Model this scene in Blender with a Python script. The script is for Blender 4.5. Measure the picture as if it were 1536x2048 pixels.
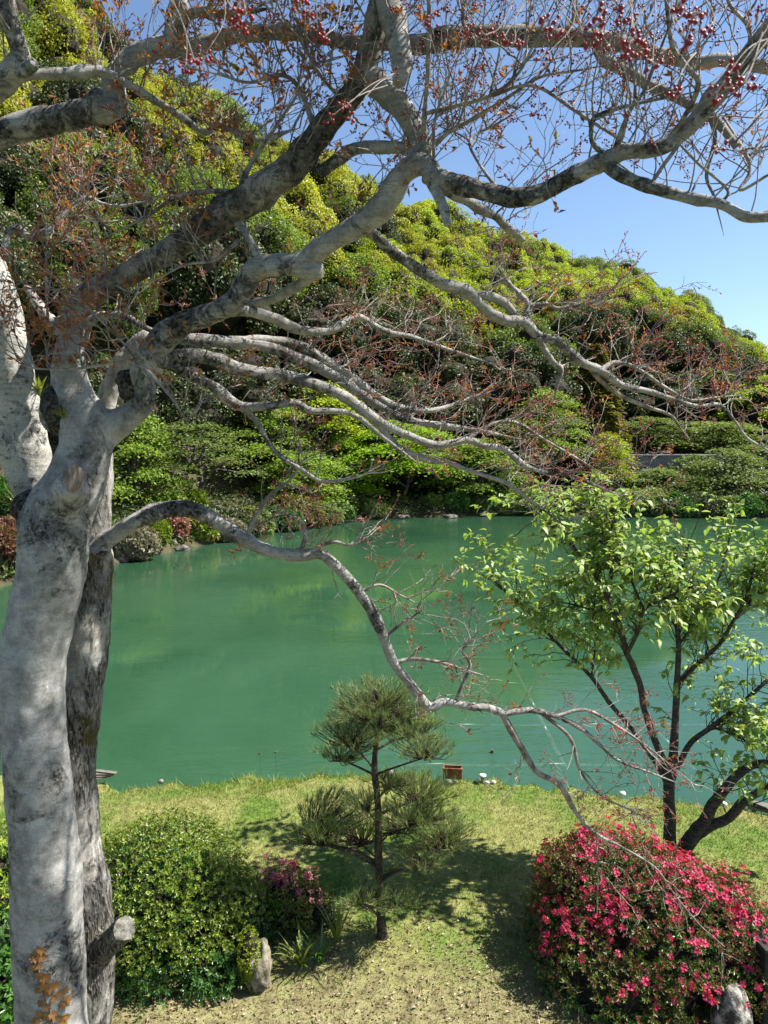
import bpy, math, random
import numpy as np
from mathutils import Vector, Matrix, noise

for o in list(bpy.data.objects):
    bpy.data.objects.remove(o)
SC = bpy.context.scene
COL = SC.collection
rng = np.random.default_rng(7)
random.seed(7)

# ------------------------------------------------------------------ camera, sky, sun, exposure
FPX, CX, CY = 1450.0, 768.0, 1024.0
PITCH = math.atan(124.0 / FPX)
CAM = np.array([0.0, 0.0, 5.0])
cam_d = bpy.data.cameras.new("camera")
cam_d.sensor_fit = 'VERTICAL'
cam_d.sensor_height = 36.0
cam_d.lens = FPX / 2048.0 * 36.0
cam_d.clip_start = 0.05
cam_d.clip_end = 3000
cam_d.dof.use_dof = True
cam_d.dof.focus_distance = 8.0
cam_d.dof.aperture_fstop = 7.0
cam = bpy.data.objects.new("camera", cam_d)
cam.location = CAM
cam.rotation_euler = (math.pi / 2 - PITCH, 0, 0)
COL.objects.link(cam)
SC.camera = cam

SUN_DIR = Vector((2.2, 0.12, 2.8)).normalized()
w = bpy.data.worlds.new("World")
SC.world = w
w.use_nodes = True
wn = w.node_tree
sky = wn.nodes.new('ShaderNodeTexSky')
sky.sky_type = 'NISHITA'
sky.sun_disc = False
sky.sun_elevation = math.asin(SUN_DIR.z)
sky.sun_rotation = math.atan2(SUN_DIR.x, SUN_DIR.y)
sky.altitude = 50
sky.air_density = 1.0
sky.dust_density = 0.3
sky.ozone_density = 3.0
bg = wn.nodes['Background']
bg.inputs['Strength'].default_value = 0.065
wn.links.new(sky.outputs[0], bg.inputs['Color'])
sun_d = bpy.data.lights.new("sun", 'SUN')
sun_d.energy = 5.0
sun_d.angle = math.radians(0.5)
sun_d.color = (1.0, 0.95, 0.86)
sun = bpy.data.objects.new("sun", sun_d)
sun.rotation_euler = SUN_DIR.to_track_quat('Z', 'Y').to_euler()
sun.location = (20, 5, 40)
COL.objects.link(sun)
SC.view_settings.view_transform = 'Standard'
SC.view_settings.look = 'None'
SC.view_settings.exposure = 1.6
SC.view_settings.gamma = 1.0
SC.view_settings.use_curve_mapping = False
SC.cycles.max_bounces = 6
SC.cycles.diffuse_bounces = 3
SC.cycles.glossy_bounces = 3
SC.cycles.transparent_max_bounces = 6

# ------------------------------------------------------------------ pixel <-> place helpers
_F = np.array([0, math.cos(PITCH), -math.sin(PITCH)])
_U = np.array([0, math.sin(PITCH), math.cos(PITCH)])
_R = np.array([1.0, 0, 0])


def ray(u, v):
    return _F + (u - CX) / FPX * _R - (v - CY) / FPX * _U


def at(u, v, Y):
    d = ray(u, v)
    return CAM + d * (Y / d[1])


def ground(u, v, z=0.0):
    d = ray(u, v)
    return CAM + d * ((z - CAM[2]) / d[2])


def project(p):
    q = np.asarray(p) - CAM
    dep = q @ _F
    dep = np.where(np.abs(dep) < 1e-4, 1e-4, dep)
    return CX + FPX * (q @ _R) / dep, CY - FPX * (q @ _U) / dep


def nrm(a):
    a = np.asarray(a, float)
    return a / np.maximum(np.linalg.norm(a, axis=-1, keepdims=True), 1e-9)


def nz(p, s=1.0, o=0.0):
    return noise.noise(Vector((p[0] * s + o, p[1] * s + o * 1.7, p[2] * s - o)))


# ------------------------------------------------------------------ mesh collecting
class MB:
    def __init__(self):
        self.v, self.f, self.m, self.n = [], [], [], 0

    def add(self, verts, faces, mat=0):
        verts = np.asarray(verts, np.float32).reshape(-1, 3)
        faces = np.asarray(faces, np.int64)
        if len(faces) == 0:
            return self
        self.v.append(verts)
        self.f.append(faces + self.n)
        self.m.append(np.full(len(faces), mat, np.int32))
        self.n += len(verts)
        return self

    def mesh(self, name, mats, smooth=True):
        me = bpy.data.meshes.new(name)
        V = np.concatenate(self.v)
        me.vertices.add(len(V))
        me.vertices.foreach_set('co', V.ravel())
        idx = np.concatenate([f.ravel() for f in self.f])
        tot = np.concatenate([np.full(len(f), f.shape[1]) for f in self.f])
        start = np.concatenate([[0], np.cumsum(tot)[:-1]])
        me.loops.add(len(idx))
        me.loops.foreach_set('vertex_index', idx.astype(np.int32))
        me.polygons.add(len(tot))
        me.polygons.foreach_set('loop_start', start.astype(np.int32))
        me.polygons.foreach_set('material_index', np.concatenate(self.m))
        me.polygons.foreach_set('use_smooth', np.full(len(tot), smooth))
        for m in mats if isinstance(mats, (list, tuple)) else [mats]:
            me.materials.append(m)
        me.update(calc_edges=True)
        me.validate()
        return me

    def build(self, name, mats, parent=None, smooth=True, kind=None):
        return link(name, self.mesh(name, mats, smooth), parent, kind)


def link(name, data, parent=None, kind=None):
    o = bpy.data.objects.new(name, data)
    COL.objects.link(o)
    if parent is not None:
        o.parent = parent
        if parent.location.length > 0 or parent.rotation_euler.z != 0 or parent.parent:
            o.matrix_parent_inverse = world_of(parent).inverted()
    if kind:
        o['kind'] = kind
    return o


def world_of(o):
    m = o.matrix_basis.copy()
    while o.parent is not None:
        m = o.parent.matrix_basis @ o.matrix_parent_inverse @ m
        o = o.parent
    return m


def thing(name, label, cat, loc=(0, 0, 0), group=None):
    o = bpy.data.objects.new(name, None)
    o.empty_display_size = 0.2
    o.location = tuple(float(c) for c in loc)
    COL.objects.link(o)
    return tag(o, label, cat, group)


def tag(o, label, cat, group=None):
    o['label'] = label
    o['category'] = cat
    if group:
        o['group'] = group
    return o


def struct(o):
    o['kind'] = 'structure'
    return o


# ------------------------------------------------------------------ shapes
def catmull(P, n):
    """P: (k,d) control points -> (m,d), n samples per span."""
    P = np.asarray(P, float)
    if len(P) < 3:
        t = np.linspace(0, 1, n * (len(P) - 1) + 1)[:, None]
        return P[0] * (1 - t) + P[-1] * t
    Q = np.vstack([2 * P[0] - P[1], P, 2 * P[-1] - P[-2]])
    out = []
    for i in range(1, len(Q) - 2):
        t = np.linspace(0, 1, n, endpoint=False)[:, None]
        a, b, c, d = Q[i - 1], Q[i], Q[i + 1], Q[i + 2]
        out.append(0.5 * (2 * b + (c - a) * t + (2 * a - 5 * b + 4 * c - d) * t ** 2 + (3 * b - a - 3 * c + d) * t ** 3))
    out.append(P[-1:])
    return np.vstack(out)


def tube(mb, P, R, sides=12, mat=0, cap=True, rough=0.0, rs=8.0, cap_mat=None):
    P = np.asarray(P, float)
    R = np.broadcast_to(np.asarray(R, float), (len(P),))
    T = nrm(np.gradient(P, axis=0))
    u = np.cross(T[0], [0.3, 0.9, 0.2] if abs(T[0][2]) > 0.8 else [0, 0, 1.0])
    u = u / np.linalg.norm(u)
    V = []
    ang = np.arange(sides) * 2 * math.pi / sides
    for i in range(len(P)):
        u = u - T[i] * (u @ T[i])
        u = u / np.linalg.norm(u)
        v = np.cross(T[i], u)
        ring = np.cos(ang)[:, None] * u + np.sin(ang)[:, None] * v
        rr = np.full(sides, R[i])
        if rough:
            for k in range(sides):
                q = P[i] + ring[k] * R[i]
                rr[k] *= 1 + rough * (nz(q, rs) + 0.5 * nz(q, rs * 2.7, 5))
        V.append(P[i] + ring * rr[:, None])
    V = np.vstack(V)
    n = len(P)
    i = np.arange(n - 1)[:, None] * sides
    k = np.arange(sides)[None, :]
    k2 = (k + 1) % sides
    F = np.stack([i + k, i + k2, i + sides + k2, i + sides + k], -1).reshape(-1, 4)
    mb.add(V, F, mat)
    if cap:
        for base, c, flip in ((0, P[0], True), ((n - 1) * sides, P[-1], False)):
            vv = np.vstack([V[base:base + sides], c[None]])
            ff = np.stack([np.arange(sides), (np.arange(sides) + 1) % sides, np.full(sides, sides)], -1)
            if flip:
                ff = ff[:, ::-1]
            mb.add(vv, ff, mat if cap_mat is None or flip else cap_mat)
    return mb


def tubes(mb, PP, RR, sides=4, mat=0):
    """PP (N,P,3), RR (N,P): many thin tubes at once."""
    N, K, _ = PP.shape
    if N == 0:
        return
    T = nrm(np.gradient(PP, axis=1))
    ref = nrm(rng.normal(size=(N, 1, 3)))
    u = nrm(np.cross(T, ref))
    v = np.cross(T, u)
    ang = np.arange(sides) * 2 * math.pi / sides
    V = PP[:, :, None, :] + (np.cos(ang)[None, None, :, None] * u[:, :, None, :] + np.sin(ang)[None, None, :, None] * v[:, :, None, :]) * RR[:, :, None, None]
    b = (np.arange(N) * K * sides)[:, None, None]
    i = (np.arange(K - 1) * sides)[None, :, None]
    k = np.arange(sides)[None, None, :]
    k2 = (k + 1) % sides
    F = np.stack([b + i + k, b + i + k2, b + i + sides + k2, b + i + sides + k], -1).reshape(-1, 4)
    mb.add(V.reshape(-1, 3), F, mat)


def leaves(mb, pos, axis, normal, L, W, mat=0, fold=0.25, droop=0.0):
    """folded leaf: two triangles either side of the midrib (base, tip, two edge points)."""
    n = len(pos)
    if n == 0:
        return
    axis = nrm(axis)
    side = nrm(np.cross(normal, axis))
    up = np.cross(axis, side)
    L = np.broadcast_to(L, (n,))[:, None]
    W = np.broadcast_to(W, (n,))[:, None]
    b = pos
    t = pos + axis * L - up * L * droop
    m = pos + axis * L * 0.48
    l = m + side * W * 0.5 + up * W * fold
    r = m - side * W * 0.5 + up * W * fold
    V = np.stack([b, l, t, r], 1).reshape(-1, 3)
    k = np.arange(n)[:, None] * 4
    F = np.concatenate([k + np.array([[0, 2, 1]]), k + np.array([[0, 3, 2]])])
    mb.add(V, F, mat)


def big_leaf(length, width, droop):
    """one broad leaf, six triangles a side: ovate, folded at the midrib, arching down to its tip."""
    s = np.array([0, 0.22, 0.48, 0.75, 1.0])
    wd = np.array([0.05, 0.8, 1.0, 0.62, 0.0]) * width / 2
    z = -droop * length * s ** 2
    x = s * length * (1 - 0.25 * droop)
    mid = np.stack([x, 0 * s, z], -1)
    lf = np.stack([x, wd, z + wd * 0.25], -1)
    rt = np.stack([x, -wd, z + wd * 0.25], -1)
    V = np.vstack([mid, lf, rt])
    F = []
    for i in range(4):
        F.append((i, i + 1, 5 + i + 1, 5 + i))
        F.append((i, 10 + i, 10 + i + 1, i + 1))
    return V, np.array(F)


_ICO = {}


def ico(sub):
    if sub not in _ICO:
        import bmesh
        bm = bmesh.new()
        bmesh.ops.create_icosphere(bm, subdivisions=sub, radius=1.0)
        V = np.array([v.co[:] for v in bm.verts])
        F = np.array([[v.index for v in f.verts] for f in bm.faces])
        bm.free()
        _ICO[sub] = (V, F)
    return _ICO[sub]


def rand_dirs(n):
    return nrm(rng.normal(size=(n, 3)))


def rock_mb(mb, c, r, sub=3, rough=0.25, seed=0.0, mat=0, flat=None):
    V, F = ico(sub)
    d = np.array([1 + rough * (nz(v, 1.1, seed) + 0.55 * nz(v, 2.6, seed + 3) + 0.2 * nz(v, 6, seed)) for v in V])
    Q = V * d[:, None] * np.asarray(r) + np.asarray(c)
    mb.add(Q, F, mat)
    return mb


def box_mb(mb, c, s, rz=0.0, mat=0, rx=0.0, bevel=0.0):
    import bmesh
    bm = bmesh.new()
    bmesh.ops.create_cube(bm, size=1.0)
    bmesh.ops.scale(bm, vec=s, verts=bm.verts)
    if bevel:
        bmesh.ops.bevel(bm, geom=bm.edges[:], offset=bevel, segments=1, affect='EDGES')
    M = Matrix.Translation(tuple(float(q) for q in c)) @ Matrix.Rotation(rz, 4, 'Z') @ Matrix.Rotation(rx, 4, 'X')
    bmesh.ops.transform(bm, matrix=M, verts=bm.verts)
    bm.verts.index_update()
    bmesh.ops.triangulate(bm, faces=bm.faces)
    bm.verts.index_update()
    mb.add([v.co[:] for v in bm.verts], [[v.index for v in f.verts] for f in bm.faces], mat)
    bm.free()
    return mb


# ------------------------------------------------------------------ materials
def newmat(name):
    m = bpy.data.materials.new(name)
    m.use_nodes = True
    nt = m.node_tree
    for n in list(nt.nodes):
        nt.nodes.remove(n)
    out = nt.nodes.new('ShaderNodeOutputMaterial')
    return m, nt, out


def N(nt, t, **kw):
    n = nt.nodes.new('ShaderNode' + t)
    for k, v in kw.items():
        if k in n.inputs.keys():
            n.inputs[k].default_value = v
        else:
            setattr(n, k, v)
    return n


def ramp(nt, fac, stops, interp='LINEAR'):
    r = nt.nodes.new('ShaderNodeValToRGB')
    r.color_ramp.interpolation = interp
    e = r.color_ramp.elements
    while len(e) > 1:
        e.remove(e[-1])
    for i, (p, c) in enumerate(stops):
        el = e[0] if i == 0 else e.new(p)
        el.position = p
        el.color = (*c, 1) if len(c) == 3 else c
    nt.links.new(fac, r.inputs[0])
    return r.outputs[0]


def mix(nt, fac, a, b, mode='MIX'):
    n = nt.nodes.new('ShaderNodeMix')
    n.data_type = 'RGBA'
    n.blend_type = mode
    for s, x in ((0, fac), (6, a), (7, b)):
        if isinstance(x, (int, float)):
            n.inputs[s].default_value = x
        elif isinstance(x, tuple):
            n.inputs[s].default_value = (*x, 1)
        else:
            nt.links.new(x, n.inputs[s])
    return n.outputs[2]


def noise_f(nt, vec, scale, detail=4, rough=0.55, dist=0.0):
    n = N(nt, 'TexNoise', Scale=scale, Detail=detail, Roughness=rough, Distortion=dist)
    if vec is not None:
        nt.links.new(vec, n.inputs['Vector'])
    return n.outputs['Fac']


def mapping(nt, vec, scale):
    m = N(nt, 'Mapping')
    m.inputs['Scale'].default_value = scale
    nt.links.new(vec, m.inputs['Vector'])
    return m.outputs[0]


def leafmat(name, cols, trans=0.35, rough=0.5, spec=0.35, vary=0.25, patch=0.0, patch_col=(0.2, 0.2, 0.05), patch_scale=1.5):
    m, nt, out = newmat(name)
    cols = [tuple(q * 0.73 for q in x) for x in cols]
    geo = N(nt, 'NewGeometry')
    c = ramp(nt, geo.outputs['Random Per Island'], [(i / max(1, len(cols) - 1), x) for i, x in enumerate(cols)])
    oi = N(nt, 'ObjectInfo')
    hsv = N(nt, 'HueSaturation')
    mr = N(nt, 'MapRange')
    mr.inputs['To Min'].default_value = 1 - vary
    mr.inputs['To Max'].default_value = 1 + vary
    nt.links.new(oi.outputs['Random'], mr.inputs['Value'])
    nt.links.new(mr.outputs[0], hsv.inputs['Value'])
    nt.links.new(c, hsv.inputs['Color'])
    c = hsv.outputs[0]
    if patch:
        tc = N(nt, 'TexCoord')
        f = noise_f(nt, tc.outputs['Object'], patch_scale, 2)
        f = ramp(nt, f, [(0.45, (0, 0, 0)), (0.62, (patch, patch, patch))])
        c = mix(nt, f, c, patch_col)
    p = N(nt, 'BsdfPrincipled', Roughness=rough)
    p.inputs['Specular IOR Level'].default_value = spec
    nt.links.new(c, p.inputs['Base Color'])
    t = N(nt, 'BsdfTranslucent')
    c2 = mix(nt, 1.0, c, (1.5, 1.5, 0.7), 'MULTIPLY')
    nt.links.new(c2, t.inputs['Color'])
    ms = N(nt, 'MixShader')
    ms.inputs[0].default_value = trans
    nt.links.new(p.outputs[0], ms.inputs[1])
    nt.links.new(t.outputs[0], ms.inputs[2])
    nt.links.new(ms.outputs[0], out.inputs[0])
    return m


def plain(name, col, rough=0.7, col2=None, scale=8.0, bump=0.0, bscale=30.0, spec=0.3, stretch=(1, 1, 1), lo=0.4, hi=0.6):
    m, nt, out = newmat(name)
    col = tuple(q * 0.72 for q in col)
    col2 = tuple(q * 0.72 for q in col2) if col2 else None
    tc = N(nt, 'TexCoord')
    p = N(nt, 'BsdfPrincipled', Roughness=rough)
    p.inputs['Specular IOR Level'].default_value = spec
    vec = mapping(nt, tc.outputs['Object'], stretch)
    if col2:
        f = noise_f(nt, vec, scale, 6, 0.65)
        c = ramp(nt, f, [(lo, col), (hi, col2)])
        nt.links.new(c, p.inputs['Base Color'])
    else:
        p.inputs['Base Color'].default_value = (*col, 1)
    if bump:
        b = N(nt, 'Bump', Strength=bump, Distance=0.02)
        nt.links.new(noise_f(nt, vec, bscale, 5, 0.6), b.inputs['Height'])
        nt.links.new(b.outputs[0], p.inputs['Normal'])
    nt.links.new(p.outputs[0], out.inputs[0])
    return m


def bark(name, base, light, dark, moss=None, dscale=7.0, dlo=0.56, dhi=0.64, stretch=(1, 1, 1), wrinkle=0.4, bump=0.7, lscale=9.0, llo=0.5):
    m, nt, out = newmat(name)
    base, light, dark = [tuple(q * 0.74 for q in x) for x in (base, light, dark)]
    tc = N(nt, 'TexCoord')
    ob = tc.outputs['Object']
    vs = mapping(nt, ob, stretch)
    f1 = noise_f(nt, vs, lscale, 8, 0.72)
    c = ramp(nt, f1, [(llo - 0.14, base), (llo + 0.08, light)])
    # fine speckle and thin ring-like wrinkles across the stem
    f0 = noise_f(nt, vs, 95, 3, 0.7)
    c = mix(nt, 0.32, c, ramp(nt, f0, [(0.36, (0.35, 0.33, 0.30)), (0.55, (1, 1, 1))]), 'MULTIPLY')
    ring = noise_f(nt, mapping(nt, ob, (5, 5, 70)), 1.0, 5, 0.7, 0.4)
    c = mix(nt, wrinkle, c, ramp(nt, ring, [(0.38, (0.45, 0.42, 0.38)), (0.52, (1, 1, 1))]), 'MULTIPLY')
    big = noise_f(nt, ob, 1.9, 3, 0.5)
    dn = noise_f(nt, vs, dscale, 9, 0.82, 0.5)
    ad = N(nt, 'Math', operation='ADD')
    mu = N(nt, 'Math', operation='MULTIPLY_ADD')
    nt.links.new(big, mu.inputs[0])
    mu.inputs[1].default_value = 0.7
    mu.inputs[2].default_value = -0.35
    nt.links.new(dn, ad.inputs[0])
    nt.links.new(mu.outputs[0], ad.inputs[1])
    df = ramp(nt, ad.outputs[0], [(dlo, (0, 0, 0)), (dhi, (1, 1, 1))])
    # crusty dark patches broken up by grey lichen scales
    vo = N(nt, 'TexVoronoi', Scale=70.0)
    nt.links.new(vs, vo.inputs['Vector'])
    crust = ramp(nt, vo.outputs['Color'], [(0.35, dark), (0.75, tuple(0.5 * a + 0.35 * b for a, b in zip(dark, light)))])
    c = mix(nt, df, c, crust)
    ln = noise_f(nt, vs, dscale * 2.1, 8, 0.85, 0.4)
    lf = ramp(nt, ln, [(0.59, (0, 0, 0)), (0.64, (0.9, 0.9, 0.9))])
    c = mix(nt, lf, c, tuple(min(0.6, x * 1.2) for x in light))
    if moss:
        mn = noise_f(nt, mapping(nt, ob, (1, 1, 0.6)), 2.6, 7, 0.78)
        mf = ramp(nt, mn, [(0.56, (0, 0, 0)), (0.62, (0.9, 0.9, 0.9))])
        c = mix(nt, mf, c, mix(nt, f0, tuple(q * 0.35 for q in moss), moss))
    p = N(nt, 'BsdfPrincipled', Roughness=0.85)
    p.inputs['Specular IOR Level'].default_value = 0.15
    nt.links.new(c, p.inputs['Base Color'])
    h = N(nt, 'Math', operation='MULTIPLY')
    nt.links.new(vo.outputs['Distance'], h.inputs[0])
    nt.links.new(df, h.inputs[1])
    h2 = N(nt, 'Math', operation='MULTIPLY_ADD')
    nt.links.new(ring, h2.inputs[0])
    h2.inputs[1].default_value = 0.3
    nt.links.new(h.outputs[0], h2.inputs[2])
    h3 = N(nt, 'Math', operation='MULTIPLY_ADD')
    nt.links.new(dn, h3.inputs[0])
    h3.inputs[1].default_value = 0.9
    nt.links.new(h2.outputs[0], h3.inputs[2])
    b = N(nt, 'Bump', Strength=bump, Distance=0.014)
    nt.links.new(h3.outputs[0], b.inputs['Height'])
    nt.links.new(b.outputs[0], p.inputs['Normal'])
    nt.links.new(p.outputs[0], out.inputs[0])
    return m


M = {}
M['bark_pale'] = bark('pale_bark', (0.185, 0.18, 0.17), (0.42, 0.415, 0.40), (0.035, 0.033, 0.03), moss=None, dlo=0.545, dhi=0.66, wrinkle=0.22, bump=0.5)
M['bark_limb'] = bark('limb_bark', (0.22, 0.205, 0.185), (0.47, 0.455, 0.425), (0.03, 0.026, 0.022), dscale=12, dlo=0.55, dhi=0.64, wrinkle=0.5, bump=1.0)
M['bark_rough'] = bark('rough_dark_bark', (0.17, 0.145, 0.12), (0.42, 0.39, 0.34), (0.028, 0.024, 0.02), moss=(0.10, 0.085, 0.03), dscale=15, dlo=0.48, dhi=0.62, wrinkle=0.5, bump=1.0)
M['bark_burr'] = bark('burr_bark', (0.12, 0.10, 0.08), (0.36, 0.34, 0.31), (0.02, 0.017, 0.014), dscale=18, dlo=0.40, dhi=0.55, bump=1.0)
M['bark_speckled'] = bark('speckled_bark', (0.40, 0.385, 0.35), (0.56, 0.55, 0.51), (0.035, 0.032, 0.028), moss=(0.11, 0.085, 0.03), dscale=16, dlo=0.52, dhi=0.60)
M['bark_streaked'] = bark('streaked_bark', (0.26, 0.24, 0.215), (0.50, 0.48, 0.44), (0.035, 0.03, 0.022), moss=(0.085, 0.07, 0.018), dscale=9, dlo=0.45, dhi=0.55, stretch=(1.6, 1.6, 0.45))
M['twig'] = plain('twig_bark', (0.13, 0.10, 0.085), 0.8, (0.38, 0.345, 0.305), 14.0, 0.3, 60)
M['twig_red'] = plain('red_brown_twig', (0.15, 0.09, 0.07), 0.8, (0.26, 0.19, 0.16), 14.0)
M['cut_wood'] = plain('cut_wood', (0.20, 0.13, 0.09), 0.8, (0.42, 0.32, 0.24), 22, 0.3, 60, stretch=(3, 1, 0.6))
M['hollow'] = plain('dark_hollow_wood', (0.02, 0.016, 0.013), 0.95, (0.05, 0.04, 0.03), 20)
M['bark_dark'] = plain('dark_bark', (0.035, 0.028, 0.023), 0.85, (0.12, 0.10, 0.08), 16, 0.8, 45, stretch=(1, 1, 2.5))
M['bark_pine'] = plain('pine_bark', (0.035, 0.025, 0.018), 0.9, (0.11, 0.08, 0.055), 22, 0.9, 50)
M['trunk_far'] = plain('forest_trunk_bark', (0.05, 0.042, 0.032), 0.9, (0.12, 0.10, 0.08), 2.0)
M['berry'] = plain('red_berry_skin', (0.17, 0.006, 0.012), 0.38, (0.42, 0.018, 0.028), 60, spec=0.35)
M['bronze'] = leafmat('bronze_young_leaf', [(0.20, 0.05, 0.025), (0.34, 0.12, 0.035), (0.42, 0.20, 0.05), (0.26, 0.06, 0.04)], 0.4)
M['red_leaf'] = leafmat('dull_red_bud_leaf', [(0.30, 0.05, 0.045), (0.38, 0.12, 0.07), (0.28, 0.03, 0.04), (0.40, 0.17, 0.09)], 0.3)
M['yellow_leaf'] = leafmat('old_yellow_leaf', [(0.40, 0.38, 0.03), (0.30, 0.36, 0.04)], 0.4)
M['creeper'] = leafmat('orange_creeper_leaf', [(0.34, 0.17, 0.04), (0.24, 0.10, 0.03), (0.38, 0.24, 0.07)], 0.1)
M['cherry'] = leafmat('fresh_green_leaf', [(0.14, 0.24, 0.045), (0.22, 0.34, 0.07), (0.31, 0.42, 0.13), (0.27, 0.30, 0.06)], 0.38, 0.48, 0.4)
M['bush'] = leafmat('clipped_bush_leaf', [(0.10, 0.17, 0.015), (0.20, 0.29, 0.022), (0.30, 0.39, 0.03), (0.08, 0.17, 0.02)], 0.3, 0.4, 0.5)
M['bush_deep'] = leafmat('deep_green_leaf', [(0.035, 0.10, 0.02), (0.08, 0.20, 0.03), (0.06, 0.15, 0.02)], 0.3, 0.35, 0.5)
M['azalea_leaf'] = leafmat('azalea_leaf', [(0.05, 0.075, 0.015), (0.11, 0.15, 0.025), (0.20, 0.25, 0.04), (0.10, 0.055, 0.025)], 0.3, 0.42, 0.4)
M['azalea_red'] = leafmat('azalea_spent_bloom', [(0.16, 0.012, 0.022), (0.24, 0.02, 0.04), (0.10, 0.02, 0.02)], 0.3)
M['petal'] = leafmat('crimson_petal', [(0.62, 0.018, 0.12), (0.85, 0.06, 0.22), (0.34, 0.008, 0.05), (0.72, 0.03, 0.13)], 0.35, 0.5)
M['petal_purple'] = leafmat('purple_petal', [(0.40, 0.04, 0.17), (0.55, 0.08, 0.24), (0.24, 0.025, 0.09), (0.60, 0.16, 0.26)], 0.35, 0.5)
M['petal_pale'] = leafmat('salmon_petal', [(0.55, 0.20, 0.20), (0.6, 0.28, 0.25)], 0.35, 0.5)
M['bronze_bush'] = leafmat('dark_bronze_bush_leaf', [(0.12, 0.04, 0.035), (0.24, 0.08, 0.06), (0.17, 0.12, 0.05), (0.30, 0.19, 0.10)], 0.25)
M['shade_core'] = plain('twiggy_shade_core', (0.012, 0.012, 0.006), 0.95, (0.035, 0.028, 0.016), 12)  # near-black twiggy filling; the shade inside foliage is put into its colour
M['needle'] = leafmat('pine_needle', [(0.08, 0.12, 0.035), (0.17, 0.24, 0.075), (0.29, 0.34, 0.14)], 0.25, 0.5)
M['needle_pale'] = leafmat('pale_pine_needle', [(0.13, 0.20, 0.06), (0.22, 0.28, 0.10)], 0.2, 0.5)
M['strap'] = leafmat('strap_leaf', [(0.09, 0.15, 0.02), (0.22, 0.28, 0.05), (0.30, 0.28, 0.08)], 0.3, 0.35, 0.5)
M['rock_dark'] = plain('wet_dark_rock', (0.05, 0.045, 0.038), 0.8, (0.17, 0.155, 0.13), 3, 0.8, 9)
M['rock_brown'] = plain('mossy_brown_rock', (0.07, 0.075, 0.03), 0.9, (0.30, 0.26, 0.20), 9, 0.9, 22, lo=0.36, hi=0.58)
M['rock'] = plain('grey_rock', (0.13, 0.12, 0.10), 0.9, (0.30, 0.28, 0.25), 9, 0.8, 25)
M['rock_mottled'] = plain('mottled_rock', (0.045, 0.042, 0.035), 0.9, (0.42, 0.40, 0.36), 11, 0.8, 25, lo=0.45, hi=0.62)
M['rock_pale'] = plain('pale_stone', (0.34, 0.32, 0.29), 0.85, (0.55, 0.53, 0.49), 9, 0.6, 25)
M['lichen_face'] = plain('lichened_cut_wood', (0.09, 0.08, 0.065), 0.9, (0.27, 0.265, 0.225), 30, 1.0, 70, lo=0.38, hi=0.62)
M['rock_white'] = plain('white_stone', (0.55, 0.54, 0.5), 0.8, (0.72, 0.71, 0.68), 9, 0.3, 25)
M['concrete'] = plain('grey_concrete', (0.17, 0.17, 0.16), 0.9, (0.30, 0.29, 0.27), 1.2, 0.3, 10)
M['rust'] = plain('rusty_brown', (0.16, 0.055, 0.025), 0.85, (0.34, 0.14, 0.06), 12, 0.4, 40)
M['wood_grey'] = plain('weathered_wood', (0.12, 0.10, 0.08), 0.9, (0.27, 0.24, 0.20), 14, 0.5, 40, stretch=(1, 6, 6))
M['wood_wet'] = plain('wet_dark_wood', (0.04, 0.05, 0.04), 0.6, (0.09, 0.10, 0.08), 14)
M['wood_black'] = plain('black_post', (0.012, 0.012, 0.012), 0.7, (0.03, 0.028, 0.026), 10)
M['bamboo'] = plain('algae_bamboo', (0.20, 0.24, 0.10), 0.7, (0.36, 0.36, 0.18), 5)
M['pipe'] = plain('pale_pipe', (0.42, 0.48, 0.44), 0.6, (0.55, 0.58, 0.54), 5)
# forest crowns by colour
M['c_yellow'] = leafmat('yellow_green_crown', [(0.18, 0.21, 0.018), (0.34, 0.36, 0.028), (0.46, 0.47, 0.045), (0.24, 0.27, 0.024)], 0.38, vary=0.22)
M['c_lime'] = leafmat('lime_green_crown', [(0.18, 0.25, 0.016), (0.34, 0.43, 0.026), (0.46, 0.55, 0.036), (0.24, 0.33, 0.024)], 0.42, vary=0.2)
M['c_green'] = leafmat('mid_green_crown', [(0.08, 0.13, 0.018), (0.16, 0.23, 0.03), (0.21, 0.28, 0.036), (0.10, 0.16, 0.024)], 0.34, vary=0.22)
M['c_dark'] = leafmat('dark_green_crown', [(0.03, 0.05, 0.012), (0.06, 0.09, 0.018), (0.09, 0.12, 0.025), (0.035, 0.06, 0.015)], 0.2, vary=0.25)  # also carries the shade under the hill-foot and bank trees
M['c_olive'] = leafmat('olive_brown_crown', [(0.10, 0.09, 0.02), (0.18, 0.15, 0.03), (0.15, 0.15, 0.03), (0.22, 0.18, 0.05)], 0.25, vary=0.2)
M['c_grey'] = leafmat('grey_brown_budding_crown', [(0.12, 0.115, 0.07), (0.19, 0.18, 0.11), (0.16, 0.14, 0.09)], 0.2, vary=0.2)
M['c_maple'] = leafmat('bright_maple_crown', [(0.14, 0.26, 0.014), (0.26, 0.42, 0.025), (0.32, 0.48, 0.035), (0.16, 0.30, 0.02)], 0.45, vary=0.12)
M['c_soft'] = leafmat('soft_green_crown', [(0.12, 0.20, 0.03), (0.22, 0.33, 0.05), (0.30, 0.42, 0.07), (0.16, 0.25, 0.04)], 0.45, vary=0.15)
M['c_dull'] = leafmat('dull_green_crown', [(0.10, 0.15, 0.035), (0.18, 0.25, 0.06), (0.25, 0.32, 0.09), (0.12, 0.18, 0.04)], 0.35, vary=0.15)
M['c_conifer'] = leafmat('olive_conifer_crown', [(0.10, 0.11, 0.015), (0.19, 0.18, 0.025), (0.26, 0.23, 0.035)], 0.2, vary=0.1)

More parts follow.
